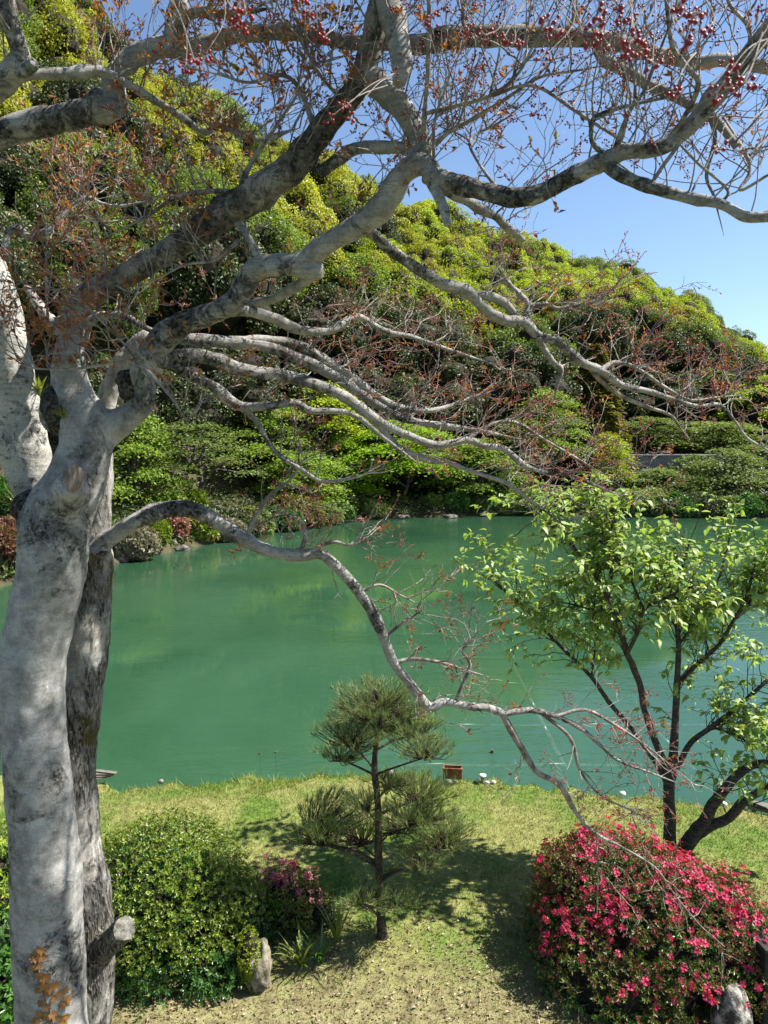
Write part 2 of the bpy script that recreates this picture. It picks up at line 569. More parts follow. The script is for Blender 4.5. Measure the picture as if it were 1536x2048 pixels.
# ------------------------------------------------------------------ the setting: lawn, pond, hill
EDGE = [ground(u, v, 0) for u, v in [(190, 1562), (240, 1570), (330, 1571), (420, 1570), (500, 1562), (560, 1564), (640, 1556), (720, 1548), (800, 1545), (890, 1556), (960, 1563), (1050, 1566), (1100, 1580), (1160, 1582), (1240, 1592), (1330, 1600), (1400, 1607), (1470, 1612), (1536, 1632)]]
ex = np.array([-40, -14, -7] + [p[0] for p in EDGE] + [7.5, 12, 40.0])
ey = np.array([11, 11.3, 10.9] + [p[1] for p in EDGE] + [9.4, 9, 8.5])


def edge_y(x):
    return np.interp(x, ex, ey) + 0.07 * np.sin(x * 5.3) + 0.05 * np.sin(x * 11.7 + 1) + 0.03 * np.sin(x * 23.0)


def lawn_z(x, y):
    return 0.035 * np.sin(x * 1.3 + y) + 0.03 * np.sin(y * 1.9 - x * 0.7)


def lawn_material(name, blades):
    m, nt, out = newmat(name)
    tc = N(nt, 'TexCoord')
    ob = tc.outputs['Object']
    f = noise_f(nt, mapping(nt, ob, (1, 1, 0.0)), 0.85, 4, 0.6)
    fine = noise_f(nt, mapping(nt, ob, (1, 1, 0.0)), 7.0, 5, 0.7)
    straw = ramp(nt, fine, [(0.35, (0.152, 0.133, 0.0456)), (0.55, (0.2584, 0.2356, 0.0912)), (0.7, (0.3344, 0.2888, 0.1368))])
    green = ramp(nt, fine, [(0.35, (0.0646, 0.114, 0.0152)), (0.65, (0.1292, 0.19, 0.0304))])
    gm = ramp(nt, f, [(0.44, (0.15, 0.15, 0.15)), (0.62, (0.95, 0.95, 0.95))])
    c = mix(nt, gm, straw, green)
    # worn, soil-brown strip near the terrace foot
    sep = N(nt, 'SeparateXYZ')
    nt.links.new(ob, sep.inputs[0])
    ma = N(nt, 'Math', operation='MULTIPLY_ADD')
    nt.links.new(fine, ma.inputs[0])
    ma.inputs[1].default_value = 2.6
    nt.links.new(sep.outputs['Y'], ma.inputs[2])
    soil = ramp(nt, fine, [(0.33, (0.10, 0.08, 0.045)), (0.45, (0.20, 0.165, 0.088)), (0.68, (0.31, 0.265, 0.15))])
    mr = N(nt, 'MapRange')
    mr.inputs['From Min'].default_value = 7.5
    mr.inputs['From Max'].default_value = 8.4
    nt.links.new(ma.outputs[0], mr.inputs['Value'])
    c = mix(nt, mr.outputs[0], soil, c)
    if blades:
        g = N(nt, 'NewGeometry')
        v = ramp(nt, g.outputs['Random Per Island'], [(0, (0.65, 0.65, 0.6)), (0.7, (1.1, 1.1, 1.0)), (1, (1.45, 1.4, 1.2))])
        c = mix(nt, 1.0, c, v, 'MULTIPLY')
    c = mix(nt, 1.0, c, (0.86, 0.93, 0.80), 'MULTIPLY')
    p = N(nt, 'BsdfPrincipled', Roughness=0.8)
    p.inputs['Specular IOR Level'].default_value = 0.2
    nt.links.new(c, p.inputs['Base Color'])
    if blades:
        t = N(nt, 'BsdfTranslucent')
        nt.links.new(c, t.inputs['Color'])
        ms = N(nt, 'MixShader')
        ms.inputs[0].default_value = 0.3
        nt.links.new(p.outputs[0], ms.inputs[1])
        nt.links.new(t.outputs[0], ms.inputs[2])
        nt.links.new(ms.outputs[0], out.inputs[0])
    else:
        b = N(nt, 'Bump', Strength=0.8, Distance=0.03)
        nt.links.new(noise_f(nt, ob, 40, 6, 0.75), b.inputs['Height'])
        nt.links.new(b.outputs[0], p.inputs['Normal'])
        nt.links.new(p.outputs[0], out.inputs[0])
    return m


def grid_faces(nr, nc):
    i = np.arange(nr - 1)[:, None] * nc
    j = np.arange(nc - 1)[None, :]
    return np.stack([i + j, i + j + 1, i + nc + j + 1, i + nc + j], -1).reshape(-1, 4)


xs = np.concatenate([np.linspace(-40, -8, 12, endpoint=False), np.linspace(-8, 9, 340), np.linspace(9, 40, 13)[1:]])
ss = np.concatenate([np.linspace(0, 0.97, 60), [0.985, 1.0, 1.006, 1.012, 1.02]])
X, S = np.meshgrid(xs, ss)
Y0 = -3.0
YY = Y0 + S * (edge_y(X) - Y0)
ZZ = lawn_z(X, YY)
for r_, dz in ((-4, -0.01), (-3, -0.06), (-2, -0.2), (-1, -0.9)):
    ZZ[r_] += dz
mb = MB().add(np.stack([X, YY, ZZ], -1).reshape(-1, 3), grid_faces(len(ss), len(xs)))
struct(mb.build('lawn', lawn_material('lawn_turf', False)))

# pond water and its bed
m, nt, out = newmat('green_pond_water')
tc = N(nt, 'TexCoord')
ob = tc.outputs['Object']
p = N(nt, 'BsdfDiffuse')
gl = N(nt, 'BsdfGlossy', Roughness=0.04)
cl = ramp(nt, noise_f(nt, ob, 0.12, 4, 0.6, 1.0), [(0.35, (0.024, 0.078, 0.038)), (0.65, (0.038, 0.108, 0.056))])
nt.links.new(cl, p.inputs['Color'])
w1 = noise_f(nt, mapping(nt, ob, (0.8, 2.2, 1)), 1.5, 4, 0.6, 0.3)
w2 = noise_f(nt, mapping(nt, ob, (1.0, 1.9, 1)), 7.0, 3, 0.6)
ad = N(nt, 'Math', operation='MULTIPLY_ADD')
nt.links.new(w2, ad.inputs[0])
ad.inputs[1].default_value = 0.22
nt.links.new(w1, ad.inputs[2])
calm = ramp(nt, noise_f(nt, mapping(nt, ob, (0.10, 0.2, 1)), 1.0, 3, 0.5, 0.8), [(0.40, (0.035, 0.035, 0.035)), (0.68, (1, 1, 1))])
b = N(nt, 'Bump', Distance=0.10)
st = N(nt, 'Math', operation='MULTIPLY')
nt.links.new(calm, st.inputs[0])
st.inputs[1].default_value = 0.30
nt.links.new(st.outputs[0], b.inputs['Strength'])
nt.links.new(ad.outputs[0], b.inputs['Height'])
nt.links.new(b.outputs[0], gl.inputs['Normal'])
fre = N(nt, 'Fresnel', IOR=1.6)
nt.links.new(b.outputs[0], fre.inputs['Normal'])
tr = N(nt, 'BsdfTransparent')
ms = N(nt, 'MixShader')
ms.inputs[0].default_value = 0.34
nt.links.new(p.outputs[0], ms.inputs[1])
nt.links.new(tr.outputs[0], ms.inputs[2])
ms2 = N(nt, 'MixShader')
nt.links.new(fre.outputs[0], ms2.inputs[0])
nt.links.new(ms.outputs[0], ms2.inputs[1])
nt.links.new(gl.outputs[0], ms2.inputs[2])
nt.links.new(ms2.outputs[0], out.inputs[0])
M['water'] = m
WZ = -0.4
mb = MB().add([(-120, 5, WZ), (120, 5, WZ), (120, 90, WZ), (-120, 90, WZ)], [[0, 1, 2, 3]])
struct(mb.build('pond_water', M['water'], smooth=False))
M['bed'] = plain('green_silt', (0.03, 0.085, 0.05), 0.95, (0.04, 0.10, 0.06), 0.6)
mb = MB().add([(-700, -100, -1.6), (700, -100, -1.6), (700, 1400, -1.6), (-700, 1400, -1.6)], [[0, 1, 2, 3]])
struct(mb.build('pond_bed_ground', M['bed'], smooth=False))

# far bank and hill
SHORE = [ground(u, v, WZ) for u, v in [(-60, 1190), (100, 1152), (220, 1132), (330, 1107), (450, 1083), (600, 1056), (700, 1041), (850, 1034), (1000, 1031), (1250, 1034), (1536, 1038)]]
sa = np.array([-1.3, -0.85] + [p[0] / p[1] for p in SHORE] + [0.8, 1.3])
sy = np.array([9.0, 19.0] + [p[1] for p in SHORE] + [50, 22.0])
SIL = [(-700, -330), (-150, -190), (0, -80), (165, 45), (210, 95), (260, 152), (330, 185), (420, 215), (480, 275), (580, 325), (700, 372), (848, 432), (980, 455), (1060, 490), (1110, 514), (1230, 545), (1330, 584), (1420, 650), (1480, 705), (1515, 790), (1600, 825), (1800, 830), (2600, 840)]
SA, SE = [], []
for u, v in SIL:
    d = ray(u, v)
    SA.append(d[0] / d[1])
    SE.append(d[2] / d[1])
SA, SE = np.array(SA), np.array(SE)


def shore_y(a):
    return np.interp(a, sa, sy)


def ridge_y(a):
    return np.interp(a, [-0.6, 0.0, 0.3, 0.55], [118, 128, 165, 175.0])


def hill_z(x, y):
    a = x / y
    ys, yr = shore_y(a), ridge_y(a)
    zr = 5 + np.interp(a, SA, SE) * yr - 9.0
    d = y - ys
    bank = np.where(d < 0, -0.45 + d * 0.5, np.where(d < 1.2, -0.45 + d * 0.6, 0.27 + (d - 1.2) * 0.16))
    yb = ys + 11
    zb = 0.27 + 9.8 * 0.16
    s = np.clip((y - yb) / np.maximum(yr - yb, 1), 0, 1)
    h = zb + (np.maximum(zr, 0.5) - zb) * s ** 0.85
    h = h - np.maximum(y - yr, 0) * 0.45
    z = np.where(y < yb, bank, h)
    return np.maximum(z, -1.2)


aa = np.linspace(-1.3, 1.3, 180)
tt = np.concatenate([np.linspace(-0.04, 0.1, 16), np.linspace(0.1, 1.0, 60)[1:], np.linspace(1.0, 1.9, 12)[1:]])
A, T = np.meshgrid(aa, tt)
ysA, yrA = shore_y(A), ridge_y(A)
YY = np.where(T < 0.1, ysA + T * 100, 0)
YY = ysA + np.where(T < 0, T * 60, T * (yrA - ysA))
XX = A * YY
ZZ = hill_z(XX, YY) + 0.15 * np.sin(XX * 1.7) * np.sin(YY * 1.1)
M['hill'] = plain('leaf_litter_ground', (0.03, 0.026, 0.014), 0.95, (0.075, 0.065, 0.03), 1.5, 0.6, 6)
mb = MB().add(np.stack([XX, YY, ZZ], -1).reshape(-1, 3), grid_faces(len(tt), len(aa)))
struct(mb.build('wooded_hill', M['hill']))


# ------------------------------------------------------------------ forest crowns
def round_crown(mb, n, lobes=28, card=0.06, zs=0.85, low=-0.35, r0=0.40, shade_core=True, thin=0.0):
    gold = math.pi * (3 - math.sqrt(5))
    k = np.arange(lobes)
    z = 1 - (1 - low) * (k + 0.5) / lobes
    rr = np.sqrt(np.maximum(0, 1 - z * z))
    D = np.stack([rr * np.cos(gold * k), rr * np.sin(gold * k), z], -1) + rng.normal(0, 0.17, (lobes, 3))
    D = nrm(D)
    rad = r0 * rng.uniform(0.65, 1.15, lobes)
    C = D * (rng.uniform(0.55, 0.85, lobes))[:, None] * np.array([1, 1, zs])
    # sub-lumps on every lobe
    sub = 9
    SD = nrm(D[:, None, :] * 0.75 + rng.normal(0, 0.65, (lobes, sub, 3)))
    SCn = C[:, None, :] + SD * rad[:, None, None] * 0.72
    SR = rad[:, None] * rng.uniform(0.32, 0.5, (lobes, sub))
    SCn, SD, SR = SCn.reshape(-1, 3), SD.reshape(-1, 3), SR.reshape(-1)
    pick = rng.choice(len(SR), n, p=SR ** 2 / (SR ** 2).sum())
    dd = nrm(SD[pick] * 0.55 + rand_dirs(n) * 0.8)
    pos = SCn[pick] + dd * SR[pick][:, None] * rng.uniform(0.7, 1.1, n)[:, None]
    nr = nrm(dd + rng.normal(0, 0.62, (n, 3)) + [0, -0.1, 0.3])
    ax = np.cross(nr, rand_dirs(n))
    L = card * rng.uniform(0.7, 1.4, n)
    leaves(mb, pos - nrm(ax) * L[:, None] * 0.5, ax, nr, L, L * 0.75, 0)
    if shade_core:  # solid near-black bodies give the crown gaps their shade by colour
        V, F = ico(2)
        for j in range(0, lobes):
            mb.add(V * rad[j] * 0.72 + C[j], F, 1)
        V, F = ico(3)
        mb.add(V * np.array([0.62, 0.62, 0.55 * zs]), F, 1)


def layered_crown(mb, n, pads=18, card=0.05, zs=0.8, flat=0.16, up=0.0):
    k = np.arange(pads)
    h = (k + 0.5) / pads
    ang = k * 2.4 + rng.uniform(-0.4, 0.4, pads)
    env = np.sqrt(np.maximum(0.05, 1 - (h * 1.0) ** 2.2))
    rr = env * rng.uniform(0.35, 0.8, pads)
    C = np.stack([rr * np.cos(ang), rr * np.sin(ang), (h * 1.5 - 0.5) * zs], -1)
    R = rng.uniform(0.28, 0.5, pads) * (0.6 + 0.4 * env)
    pick = rng.choice(pads, n, p=R ** 2 / (R ** 2).sum())
    q = rng.normal(0, 0.5, (n, 2))
    rad = np.linalg.norm(q, axis=1)
    pos = C[pick] + np.stack([q[:, 0] * R[pick], q[:, 1] * R[pick], (flat * (0.6 - rad ** 2) + rng.normal(0, 0.45 * flat, n)) * R[pick] * 2], -1)
    nr = nrm(rng.normal(0, 0.75, (n, 3)) + [0, -0.2, 1])
    ax = np.cross(nr, rand_dirs(n))
    L = 1.3 * card * rng.uniform(0.7, 1.4, n)
    leaves(mb, pos, ax, nr, L, L * 0.75, 0)
    # boughs holding the pads up
    PP = np.stack([np.stack([np.zeros(3) + [0, 0, -0.45 * zs], c * [0.45, 0.45, 0.6] + [0, 0, -0.05], c]) for c in C])
    tubes(mb, PP, np.tile([0.035, 0.02, 0.008], (pads, 1)), 4, 1)


def conifer_crown(mb, n, card=0.07):
    t = rng.uniform(0, 1, n) ** 0.8
    tier = np.round(t * 13) / 13 + rng.normal(0, 0.018, n)
    ang = rng.uniform(0, 2 * math.pi, n)
    lump = 0.8 + 0.2 * np.sin(ang * 5 + np.round(t * 13) * 2.1) + rng.normal(0, 0.05, n)
    r = (1 - tier) ** 0.75 * 0.42 * lump * np.sqrt(rng.uniform(0.35, 1, n)) + 0.02
    pos = np.stack([r * np.cos(ang), r * np.sin(ang), tier * 2 - 1 - r * 0.35], -1)
    outw = np.stack([np.cos(ang), np.sin(ang), np.full(n, -0.35)], -1)
    nr = nrm(np.stack([np.cos(ang) * 0.6, np.sin(ang) * 0.6, np.ones(n)], -1) + rng.normal(0, 0.35, (n, 3)))
    L = card * rng.uniform(0.7, 1.4, n)
    leaves(mb, pos, outw + rng.normal(0, 0.4, (n, 3)), nr, L, L * 0.6, 0)
    tube(mb, [(0, 0, -1.0), (0, 0, 0.9)], [0.06, 0.01], 6, 1)
    z = np.linspace(-0.95, 0.8, 9)
    tube(mb, np.stack([0 * z, 0 * z, z], -1), (1 - (z + 1) / 2) ** 0.75 * 0.22 + 0.01, 8, 1)


CROWN = []
for i in range(7):
    c = MB()
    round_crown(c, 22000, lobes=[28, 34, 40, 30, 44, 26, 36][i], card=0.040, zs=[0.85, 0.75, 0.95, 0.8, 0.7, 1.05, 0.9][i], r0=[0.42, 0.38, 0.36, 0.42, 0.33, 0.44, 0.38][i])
    CROWN.append(c.mesh('crown', [M['c_green'], M['shade_core']], smooth=False))
SPARSE = []
for i in range(2):
    c = MB()
    layered_crown(c, 4200, pads=34, card=0.045, zs=0.9, flat=0.3)
    SPARSE.append(c.mesh('crown', [M['c_grey'], M['trunk_far']], smooth=False))
c = MB()
tube(c, [(0, 0, 0), (0.1, 0.05, 0.5), (0.02, 0.0, 1.0)], [0.05, 0.04, 0.028], 7, 0)
TRUNK = c.mesh('trunk', [M['trunk_far']])


def put_tree(name, loc, R, H, crown_me, mat, lean=0.0, zsc=1.0):
    """tree standing at loc: trunk of height H*0.6, crown of radius R centred at H."""
    t = bpy.data.objects.new(name, None)
    t.location = tuple(float(c) for c in loc)
    COL.objects.link(t)
    tk = bpy.data.objects.new('trunk', TRUNK)
    COL.objects.link(tk)
    tk.parent = t
    tk.scale = (H * 0.75, H * 0.75, H)
    tk.location = (0, 0, -0.4)
    cr = bpy.data.objects.new('crown', crown_me)
    COL.objects.link(cr)
    cr.parent = t
    cr.location = (0, 0, H)
    cr.scale = (R, R * random.uniform(0.9, 1.1), R * zsc)
    cr.rotation_euler = (random.uniform(-0.1, 0.1), random.uniform(-0.1, 0.1), random.uniform(0, 6.28))
    if mat is not None:
        cr.material_slots[0].link = 'OBJECT'
        cr.material_slots[0].material = mat
    return t


COLN = {'c_yellow': 'yellow-green', 'c_lime': 'bright lime-green', 'c_green': 'mid-green', 'c_dark': 'dark green', 'c_olive': 'olive-brown', 'c_grey': 'grey-brown budding'}
hill_trees = []
s = 0.0
row = 0
while s < 1.02:
    a = -0.58 + (row % 2) * 0.028
    while a < 0.57:
        ys, yr = shore_y(a), ridge_y(a)
        yb = ys + 17 + (17 if a > 0.22 else 0)
        y = yb + (yr - yb) * min(max(s + rng.normal(0, 0.02), 0), 1.0)
        R = 3.9 + 1.7 * rng.uniform() + (0.8 if a < 0.1 else 0)
        if s > 0.9:
            R *= 0.85
        x = a * y
        hill_trees.append([x, y, float(hill_z(x, y)), R, s, a])
        a += 1.62 * R / y * rng.uniform(0.85, 1.15)
    row += 1
    s += 0.075
for rec in hill_trees:
    x, y, z, R, s, a = rec
    q = nz((a * 5, s * 4, 0.3), 1.0, 2.2) + rng.normal(0, 0.22)
    if s < 0.12:  # foot rows get darker crowns: shade under the trees put into colour
        k = 'c_dark' if q < 0.05 else 'c_green'
    elif a > 0.27 and s > 0.62:
        k = 'c_olive' if q < -0.05 else ('c_grey' if q < 0.15 and a > 0.33 else 'c_green')
    elif a > 0.02:
        k = 'c_lime' if q > -0.16 else ('c_yellow' if q > -0.34 else 'c_green')
    elif a > -0.18:
        k = 'c_yellow' if q > 0.08 else ('c_lime' if q > -0.04 else ('c_green' if q > -0.24 else 'c_dark'))
    else:
        k = 'c_yellow' if q > 0.10 else ('c_green' if q > -0.16 else 'c_dark')
    rec.append(k)
cells = {}
for i, rec in enumerate(hill_trees):
    x, y, z, R, s, a, k = rec
    H = R * rng.uniform(1.0, 1.35)
    me = SPARSE[i % 2] if k == 'c_grey' else CROWN[int(rng.integers(7))]
    t = put_tree({'c_dark': 'dark_tree', 'c_grey': 'budding_tree'}.get(k, 'broadleaf_tree'), (x, y, z), R, H, me, M[k], zsc=rng.uniform(0.85, 1.15))
    u, v = project(np.array([x, y, z + H]))
    colw = ["at the hill's left end", 'left of the upright left limb', 'behind the slanting limb', 'above the knobbly limb', 'left of mid hill', 'at mid hill', 'right of mid hill', "near the hill's right end"][int(np.clip((u + 40) // 200, 0, 7))]
    roww = ['at the foot', 'low down', 'on the lower slope', 'halfway up', 'on the upper slope', 'just under the ridge', 'on the ridge'][int(np.clip(s * 7 / 1.02, 0, 6))]
    cells.setdefault((COLN[k], roww, colw), []).append((u, t))
ORD = ['leftmost', 'second from left', 'third from left', 'fourth from left', 'fifth from left', 'sixth from left', 'seventh from left', 'eighth from left', 'ninth from left', 'tenth from left']
for (cn, rw, cw), lst in cells.items():
    lst.sort(key=lambda q: q[0])
    for j, (u, t) in enumerate(lst):
        pre = '' if len(lst) == 1 else ORD[min(j, 9)] + ' '
        tag(t, f"{pre}{cn} tree {rw}, {cw}", 'tree', 'trees covering the hill')

# ------------------------------------------------------------------ trees and shrubs on the far bank
def bank_tree(name, label, u, vtop, vbase, wpx, Y, kind, mat, n=9000, card=0.05, trunk_px=None, group=None, gz=None, pads=18, zfill=1.0, forks=True):
    """tree standing at image column u and depth Y on the bank, as tall and wide as it measures."""
    x = at(u, 1000, Y)[0]
    z0 = float(hill_z(np.array(x), np.array(Y))) if gz is None else gz
    ztop = at(u, vtop, Y)[2]
    zbot = at(u, vbase, Y)[2]
    R = wpx * Y / FPX / 2
    hz_ = (ztop - zbot) / 2
    t = thing(name, label, 'tree', (x, Y, z0), group)
    c = MB()
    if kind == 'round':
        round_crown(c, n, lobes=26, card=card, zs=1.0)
        cm = [mat, M['shade_core']]
    elif kind == 'layer':
        layered_crown(c, n, pads=pads, card=card, zs=1.0 * zfill)
        cm = [mat, M['trunk_far']]
    else:
        conifer_crown(c, n, card)
        cm = [mat, M['shade_core']]
    for i in range(len(c.v)):
        q = c.v[i]
        zsc = hz_ if kind != 'layer' else hz_
        c.v[i] = q * np.array([R, R, zsc], np.float32) if kind != 'conifer' else q * np.array([R / 0.42, R / 0.42, hz_], np.float32)
        c.v[i] = c.v[i] + np.array([x, Y, (ztop + zbot) / 2], np.float32)
    c.build('crown', cm, t, smooth=False)
    tb = MB()
    tr = (trunk_px or 9) * Y / FPX / 2
    zc = (ztop + zbot) / 2
    top = np.array([x + 0.1 * R, Y, zc - 0.1 * hz_])
    tube(tb, catmull([(x, Y, z0 - 0.5), (x + 0.12 * R, Y - 0.05, z0 + (zc - z0) * 0.45), top], 5), np.linspace(tr * 1.2, tr * 0.7, 11), 8, 0, rough=0.1)
    if forks:
        for sgn in (-1, 1):
            tube(tb, catmull([(x + 0.08 * R, Y, z0 + (zc - z0) * 0.3), (x + sgn * 0.3 * R, Y - 0.1 * R, z0 + (zc - z0) * 0.75), (x + sgn * 0.6 * R, Y - 0.2 * R, zc)], 4), np.linspace(tr * 0.7, tr * 0.3, 9), 6, 0)
    tb.build('trunk', M['trunk_far'], t)
    return t


BT = [
    # name, label, u, vtop, vbase, w, Y, kind, mat, n, card, trunk
    ('maple_tree', 'light green layered maple on the left bank beside the pale trunk', 262, 830, 1060, 250, 45, 'layer', 'c_soft', 14000, 0.035, 8),
    ('budding_tree', 'wide grey bare-branched tree over the rounded azaleas', 385, 845, 985, 300, 47, 'layer', 'c_dull', 5000, 0.03, 9),
    ('broadleaf_tree', 'leafy bright green tree right of the grey bare tree', 530, 800, 960, 230, 56, 'layer', 'c_soft', 12000, 0.035, 9),
    ('broadleaf_tree', 'low layered soft green tree on the bank right of the bare tree', 600, 905, 1040, 230, 55, 'layer', 'c_soft', 11000, 0.04, 9),
    ('broadleaf_tree', 'yellow-green tree with two dark leaning trunks above the bank', 655, 770, 900, 200, 60, 'layer', 'c_lime', 10000, 0.045, 16),
    ('maple_tree', 'brilliant lime maple over the clipped shrubs', 800, 845, 975, 290, 61.5, 'layer', 'c_maple', 16000, 0.035, 7),
    ('maple_tree', 'smaller lime maple left of the brilliant one', 690, 875, 1018, 180, 59.5, 'layer', 'c_maple', 9000, 0.04, 6),
    ('maple_tree', 'soft green maple in the shade right of the brilliant one', 950, 880, 1022, 240, 62.5, 'layer', 'c_soft', 11000, 0.04, 7),
    ('maple_tree', 'feathery blue-green layered maple left of the conifer', 1085, 780, 950, 230, 66, 'layer', 'c_soft', 12000, 0.035, 8),
    ('conifer_tree', 'dense olive-brown conical conifer', 1185, 690, 935, 160, 70, 'conifer', 'c_conifer', 13000, 0.055, 14),
    ('broadleaf_tree', 'small fresh green tree left of the concrete wall', 1215, 870, 985, 110, 66, 'layer', 'c_lime', 8000, 0.05, 5),
    ('broadleaf_tree', 'flat-layered dull green tree behind the concrete wall, nearer the conifer', 1300, 835, 915, 210, 76, 'layer', 'c_dull', 9000, 0.04, 8),
    ('broadleaf_tree', 'flat-layered dull green tree behind the concrete wall, farther from the conifer', 1430, 845, 925, 240, 77, 'layer', 'c_dull', 10000, 0.04, 8),
    ('broadleaf_tree', 'spreading dull green tree in front of the wall end', 1455, 900, 1030, 260, 66, 'layer', 'c_dull', 12000, 0.035, 9),
    ('broadleaf_tree', 'low dull green tree in front of the wall middle', 1330, 940, 1030, 200, 65, 'layer', 'c_dull', 10000, 0.04, 8),
    ('broadleaf_tree', 'lime-green rounded tree at the right edge below the ridge end', 1530, 765, 900, 190, 84, 'round', 'c_lime', 10000, 0.045, 9),
    ('broadleaf_tree', 'dark green rounded tree below the ridge end, left of the lime one', 1400, 720, 850, 200, 92, 'round', 'c_green', 10000, 0.045, 9),
    ('broadleaf_tree', 'wispy pale blue-green tree against the sky at the right edge', 1535, 700, 800, 90, 110, 'layer', 'c_soft', 1500, 0.05, 6),
    ('dark_tree', 'added shade-dark tree filling the gap under the limbs', 440, 700, 900, 260, 56, 'round', 'c_dark', 10000, 0.05, 10),  # from here down, shade under the trees is put in the crown colour
    ('dark_tree', 'added shade-dark tree behind the brilliant lime maple', 880, 730, 910, 240, 70, 'round', 'c_dark', 10000, 0.05, 10),
    ('dark_tree', 'added shade-dark tree left of the olive conifer', 1020, 690, 880, 230, 71, 'round', 'c_dark', 10000, 0.05, 10),
    ('dark_tree', 'added shade-dark tree at the left end of the bank', 60, 760, 1010, 300, 52, 'round', 'c_dark', 10000, 0.05, 10),
    ('dark_tree', 'added shade-dark tree right of the olive conifer', 1300, 745, 870, 170, 84, 'round', 'c_dark', 9000, 0.05, 10),
    ('dark_tree', 'added shade-dark tree behind the light green maple at left', 215, 735, 960, 230, 47, 'round', 'c_dark', 9000, 0.05, 10),
    ('dark_tree', 'added shade-dark tree rising behind the grey bare tree', 335, 740, 930, 230, 51, 'round', 'c_dark', 9000, 0.05, 10),
    ('dark_tree', 'added shade-dark tree behind the tree with two leaning trunks', 570, 735, 930, 220, 61, 'round', 'c_dark', 9000, 0.05, 10),
    ('dark_tree', 'added shade-dark tree between the leaning trunks and the lime maple', 745, 740, 930, 220, 67, 'round', 'c_dark', 9000, 0.05, 10),
]
for nme, lab, u, vt, vb, wp, Yd, kd, mt, nn, cd, tp in BT:
    bank_tree(nme, lab, u, vt, vb, wp, Yd, kd, M[mt], nn, cd, tp)

# concrete wall with its coping, and the shaded hedge under it
wl = at(1238, 940, 71)
wr = at(1475, 940, 71)
wt, wb_ = at(1300, 912, 71)[2], at(1300, 946, 71)[2]
cw = thing('concrete_wall', 'long plain grey concrete wall half hidden by dull green trees', 'wall', ((wl[0] + wr[0]) / 2, 71, wb_ - 1.2))
mbw = MB()
box_mb(mbw, ((wl[0] + wr[0]) / 2, 71, (wt + wb_ - 1.2) / 2), (wr[0] - wl[0], 0.5, wt - wb_ + 1.2), bevel=0.03)
mbw.build('wall_face', M['concrete'], cw, smooth=False)
mbw = MB()
box_mb(mbw, ((wl[0] + wr[0]) / 2, 71, wt + 0.085), (wr[0] - wl[0] + 0.3, 0.75, 0.16), bevel=0.02)
mbw.build('coping', M['rock_pale'], cw, smooth=False)


def bush_points(ells, n, zmin=0.03, wob=0.08, ws=3.0, shrink=0.93):
    """points and normals on the outside of a union of ellipsoids (c, r)."""
    P, Nn = [], []
    area = np.array([(r[0] * r[1] + r[0] * r[2] + r[1] * r[2]) for c, r in ells])
    for (c, r), k in zip(ells, (n * 1.6 * area / area.sum()).astype(int)):
        c, r = np.array(c), np.array(r)
        d = rand_dirs(k)
        d = nrm(d / r * r.mean())
        p = c + d * r
        nn_ = nrm(d / r)
        ok = p[:, 2] > zmin
        for c2, r2 in ells:
            if np.allclose(c2, c):
                continue
            ok &= (((p - np.array(c2)) / (np.array(r2) * shrink)) ** 2).sum(1) > 1
        P.append(p[ok])
        Nn.append(nn_[ok])
    P, Nn = np.vstack(P), np.vstack(Nn)
    k = rng.permutation(len(P))[:n]
    P, Nn = P[k], Nn[k]
    dis = np.array([nz(p, ws, 1.0) + 0.5 * nz(p, ws * 2.6, 4.0) for p in P])
    return P + Nn * (dis * wob)[:, None], Nn, dis


def rosettes(mb, P, Nn, per, L, W, mat=0, spread=0.9, jit=0.25):
    n = len(P)
    base = rng.uniform(0, 6.28, n)
    t1 = nrm(np.cross(Nn, rand_dirs(n)))
    t2 = np.cross(Nn, t1)
    for j in range(per):
        a = base + j * 2.4 + rng.normal(0, 0.3, n)
        out = np.cos(a)[:, None] * t1 + np.sin(a)[:, None] * t2
        ax = nrm(Nn * rng.uniform(0.25, 0.9, n)[:, None] + out * spread + rng.normal(0, jit, (n, 3)))
        nr = nrm(Nn * 0.9 - out * 0.4 + rng.normal(0, jit, (n, 3)))
        l = L * rng.uniform(0.7, 1.25, n)
        leaves(mb, P - Nn * rng.uniform(0, L * 0.6, n)[:, None], ax, nr, l, W / L * l, mat)


def shell(mb, ells, k=0.86, mat=0, sub=3):  # near-black body inside a bush, standing in for its inner shade
    V, F = ico(sub)
    for i, (c, r) in enumerate(ells):
        d = np.array([1 + 0.10 * nz(v, 2.2, i * 3.1) for v in V])
        mb.add(V * np.array(r) * k * d[:, None] + np.array(c), F, mat)


def bank_shrub(name, label, cat, u, v, wpx, hpx, Y, mats, n=1600, L=0.22, flower=None, group=None):
    p = at(u, v, Y)
    rx, rz = wpx * Y / FPX / 2, hpx * Y / FPX / 2
    c = (p[0], p[1], p[2])
    ells = [(c, (rx, rx * 0.8, rz)), ((c[0] + rx * 0.35, c[1] - 0.1, c[2] - rz * 0.15), (rx * 0.7, rx * 0.7, rz * 0.8))]
    t = thing(name, label, cat, (p[0], p[1], p[2] - rz), group)
    P, Nn, _ = bush_points(ells, n, zmin=p[2] - rz * 0.95, wob=0.34 * rz, ws=1.1)
    b_ = MB()
    rosettes(b_, P, Nn, 4, L, L * 0.5)
    b_.build('foliage', mats, t, smooth=False)
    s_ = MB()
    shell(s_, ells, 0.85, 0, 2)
    s_.build('twig_shade_mass', M['shade_core'], t)
    if flower:
        fm, frac = flower
        q = rng.permutation(len(P))[:int(len(P) * frac)]
        f_ = MB()
        rosettes(f_, P[q] + Nn[q] * 0.08, Nn[q], 5, L * 0.6, L * 0.5)
        f_.build('blossom', fm, t, smooth=False)
    return t


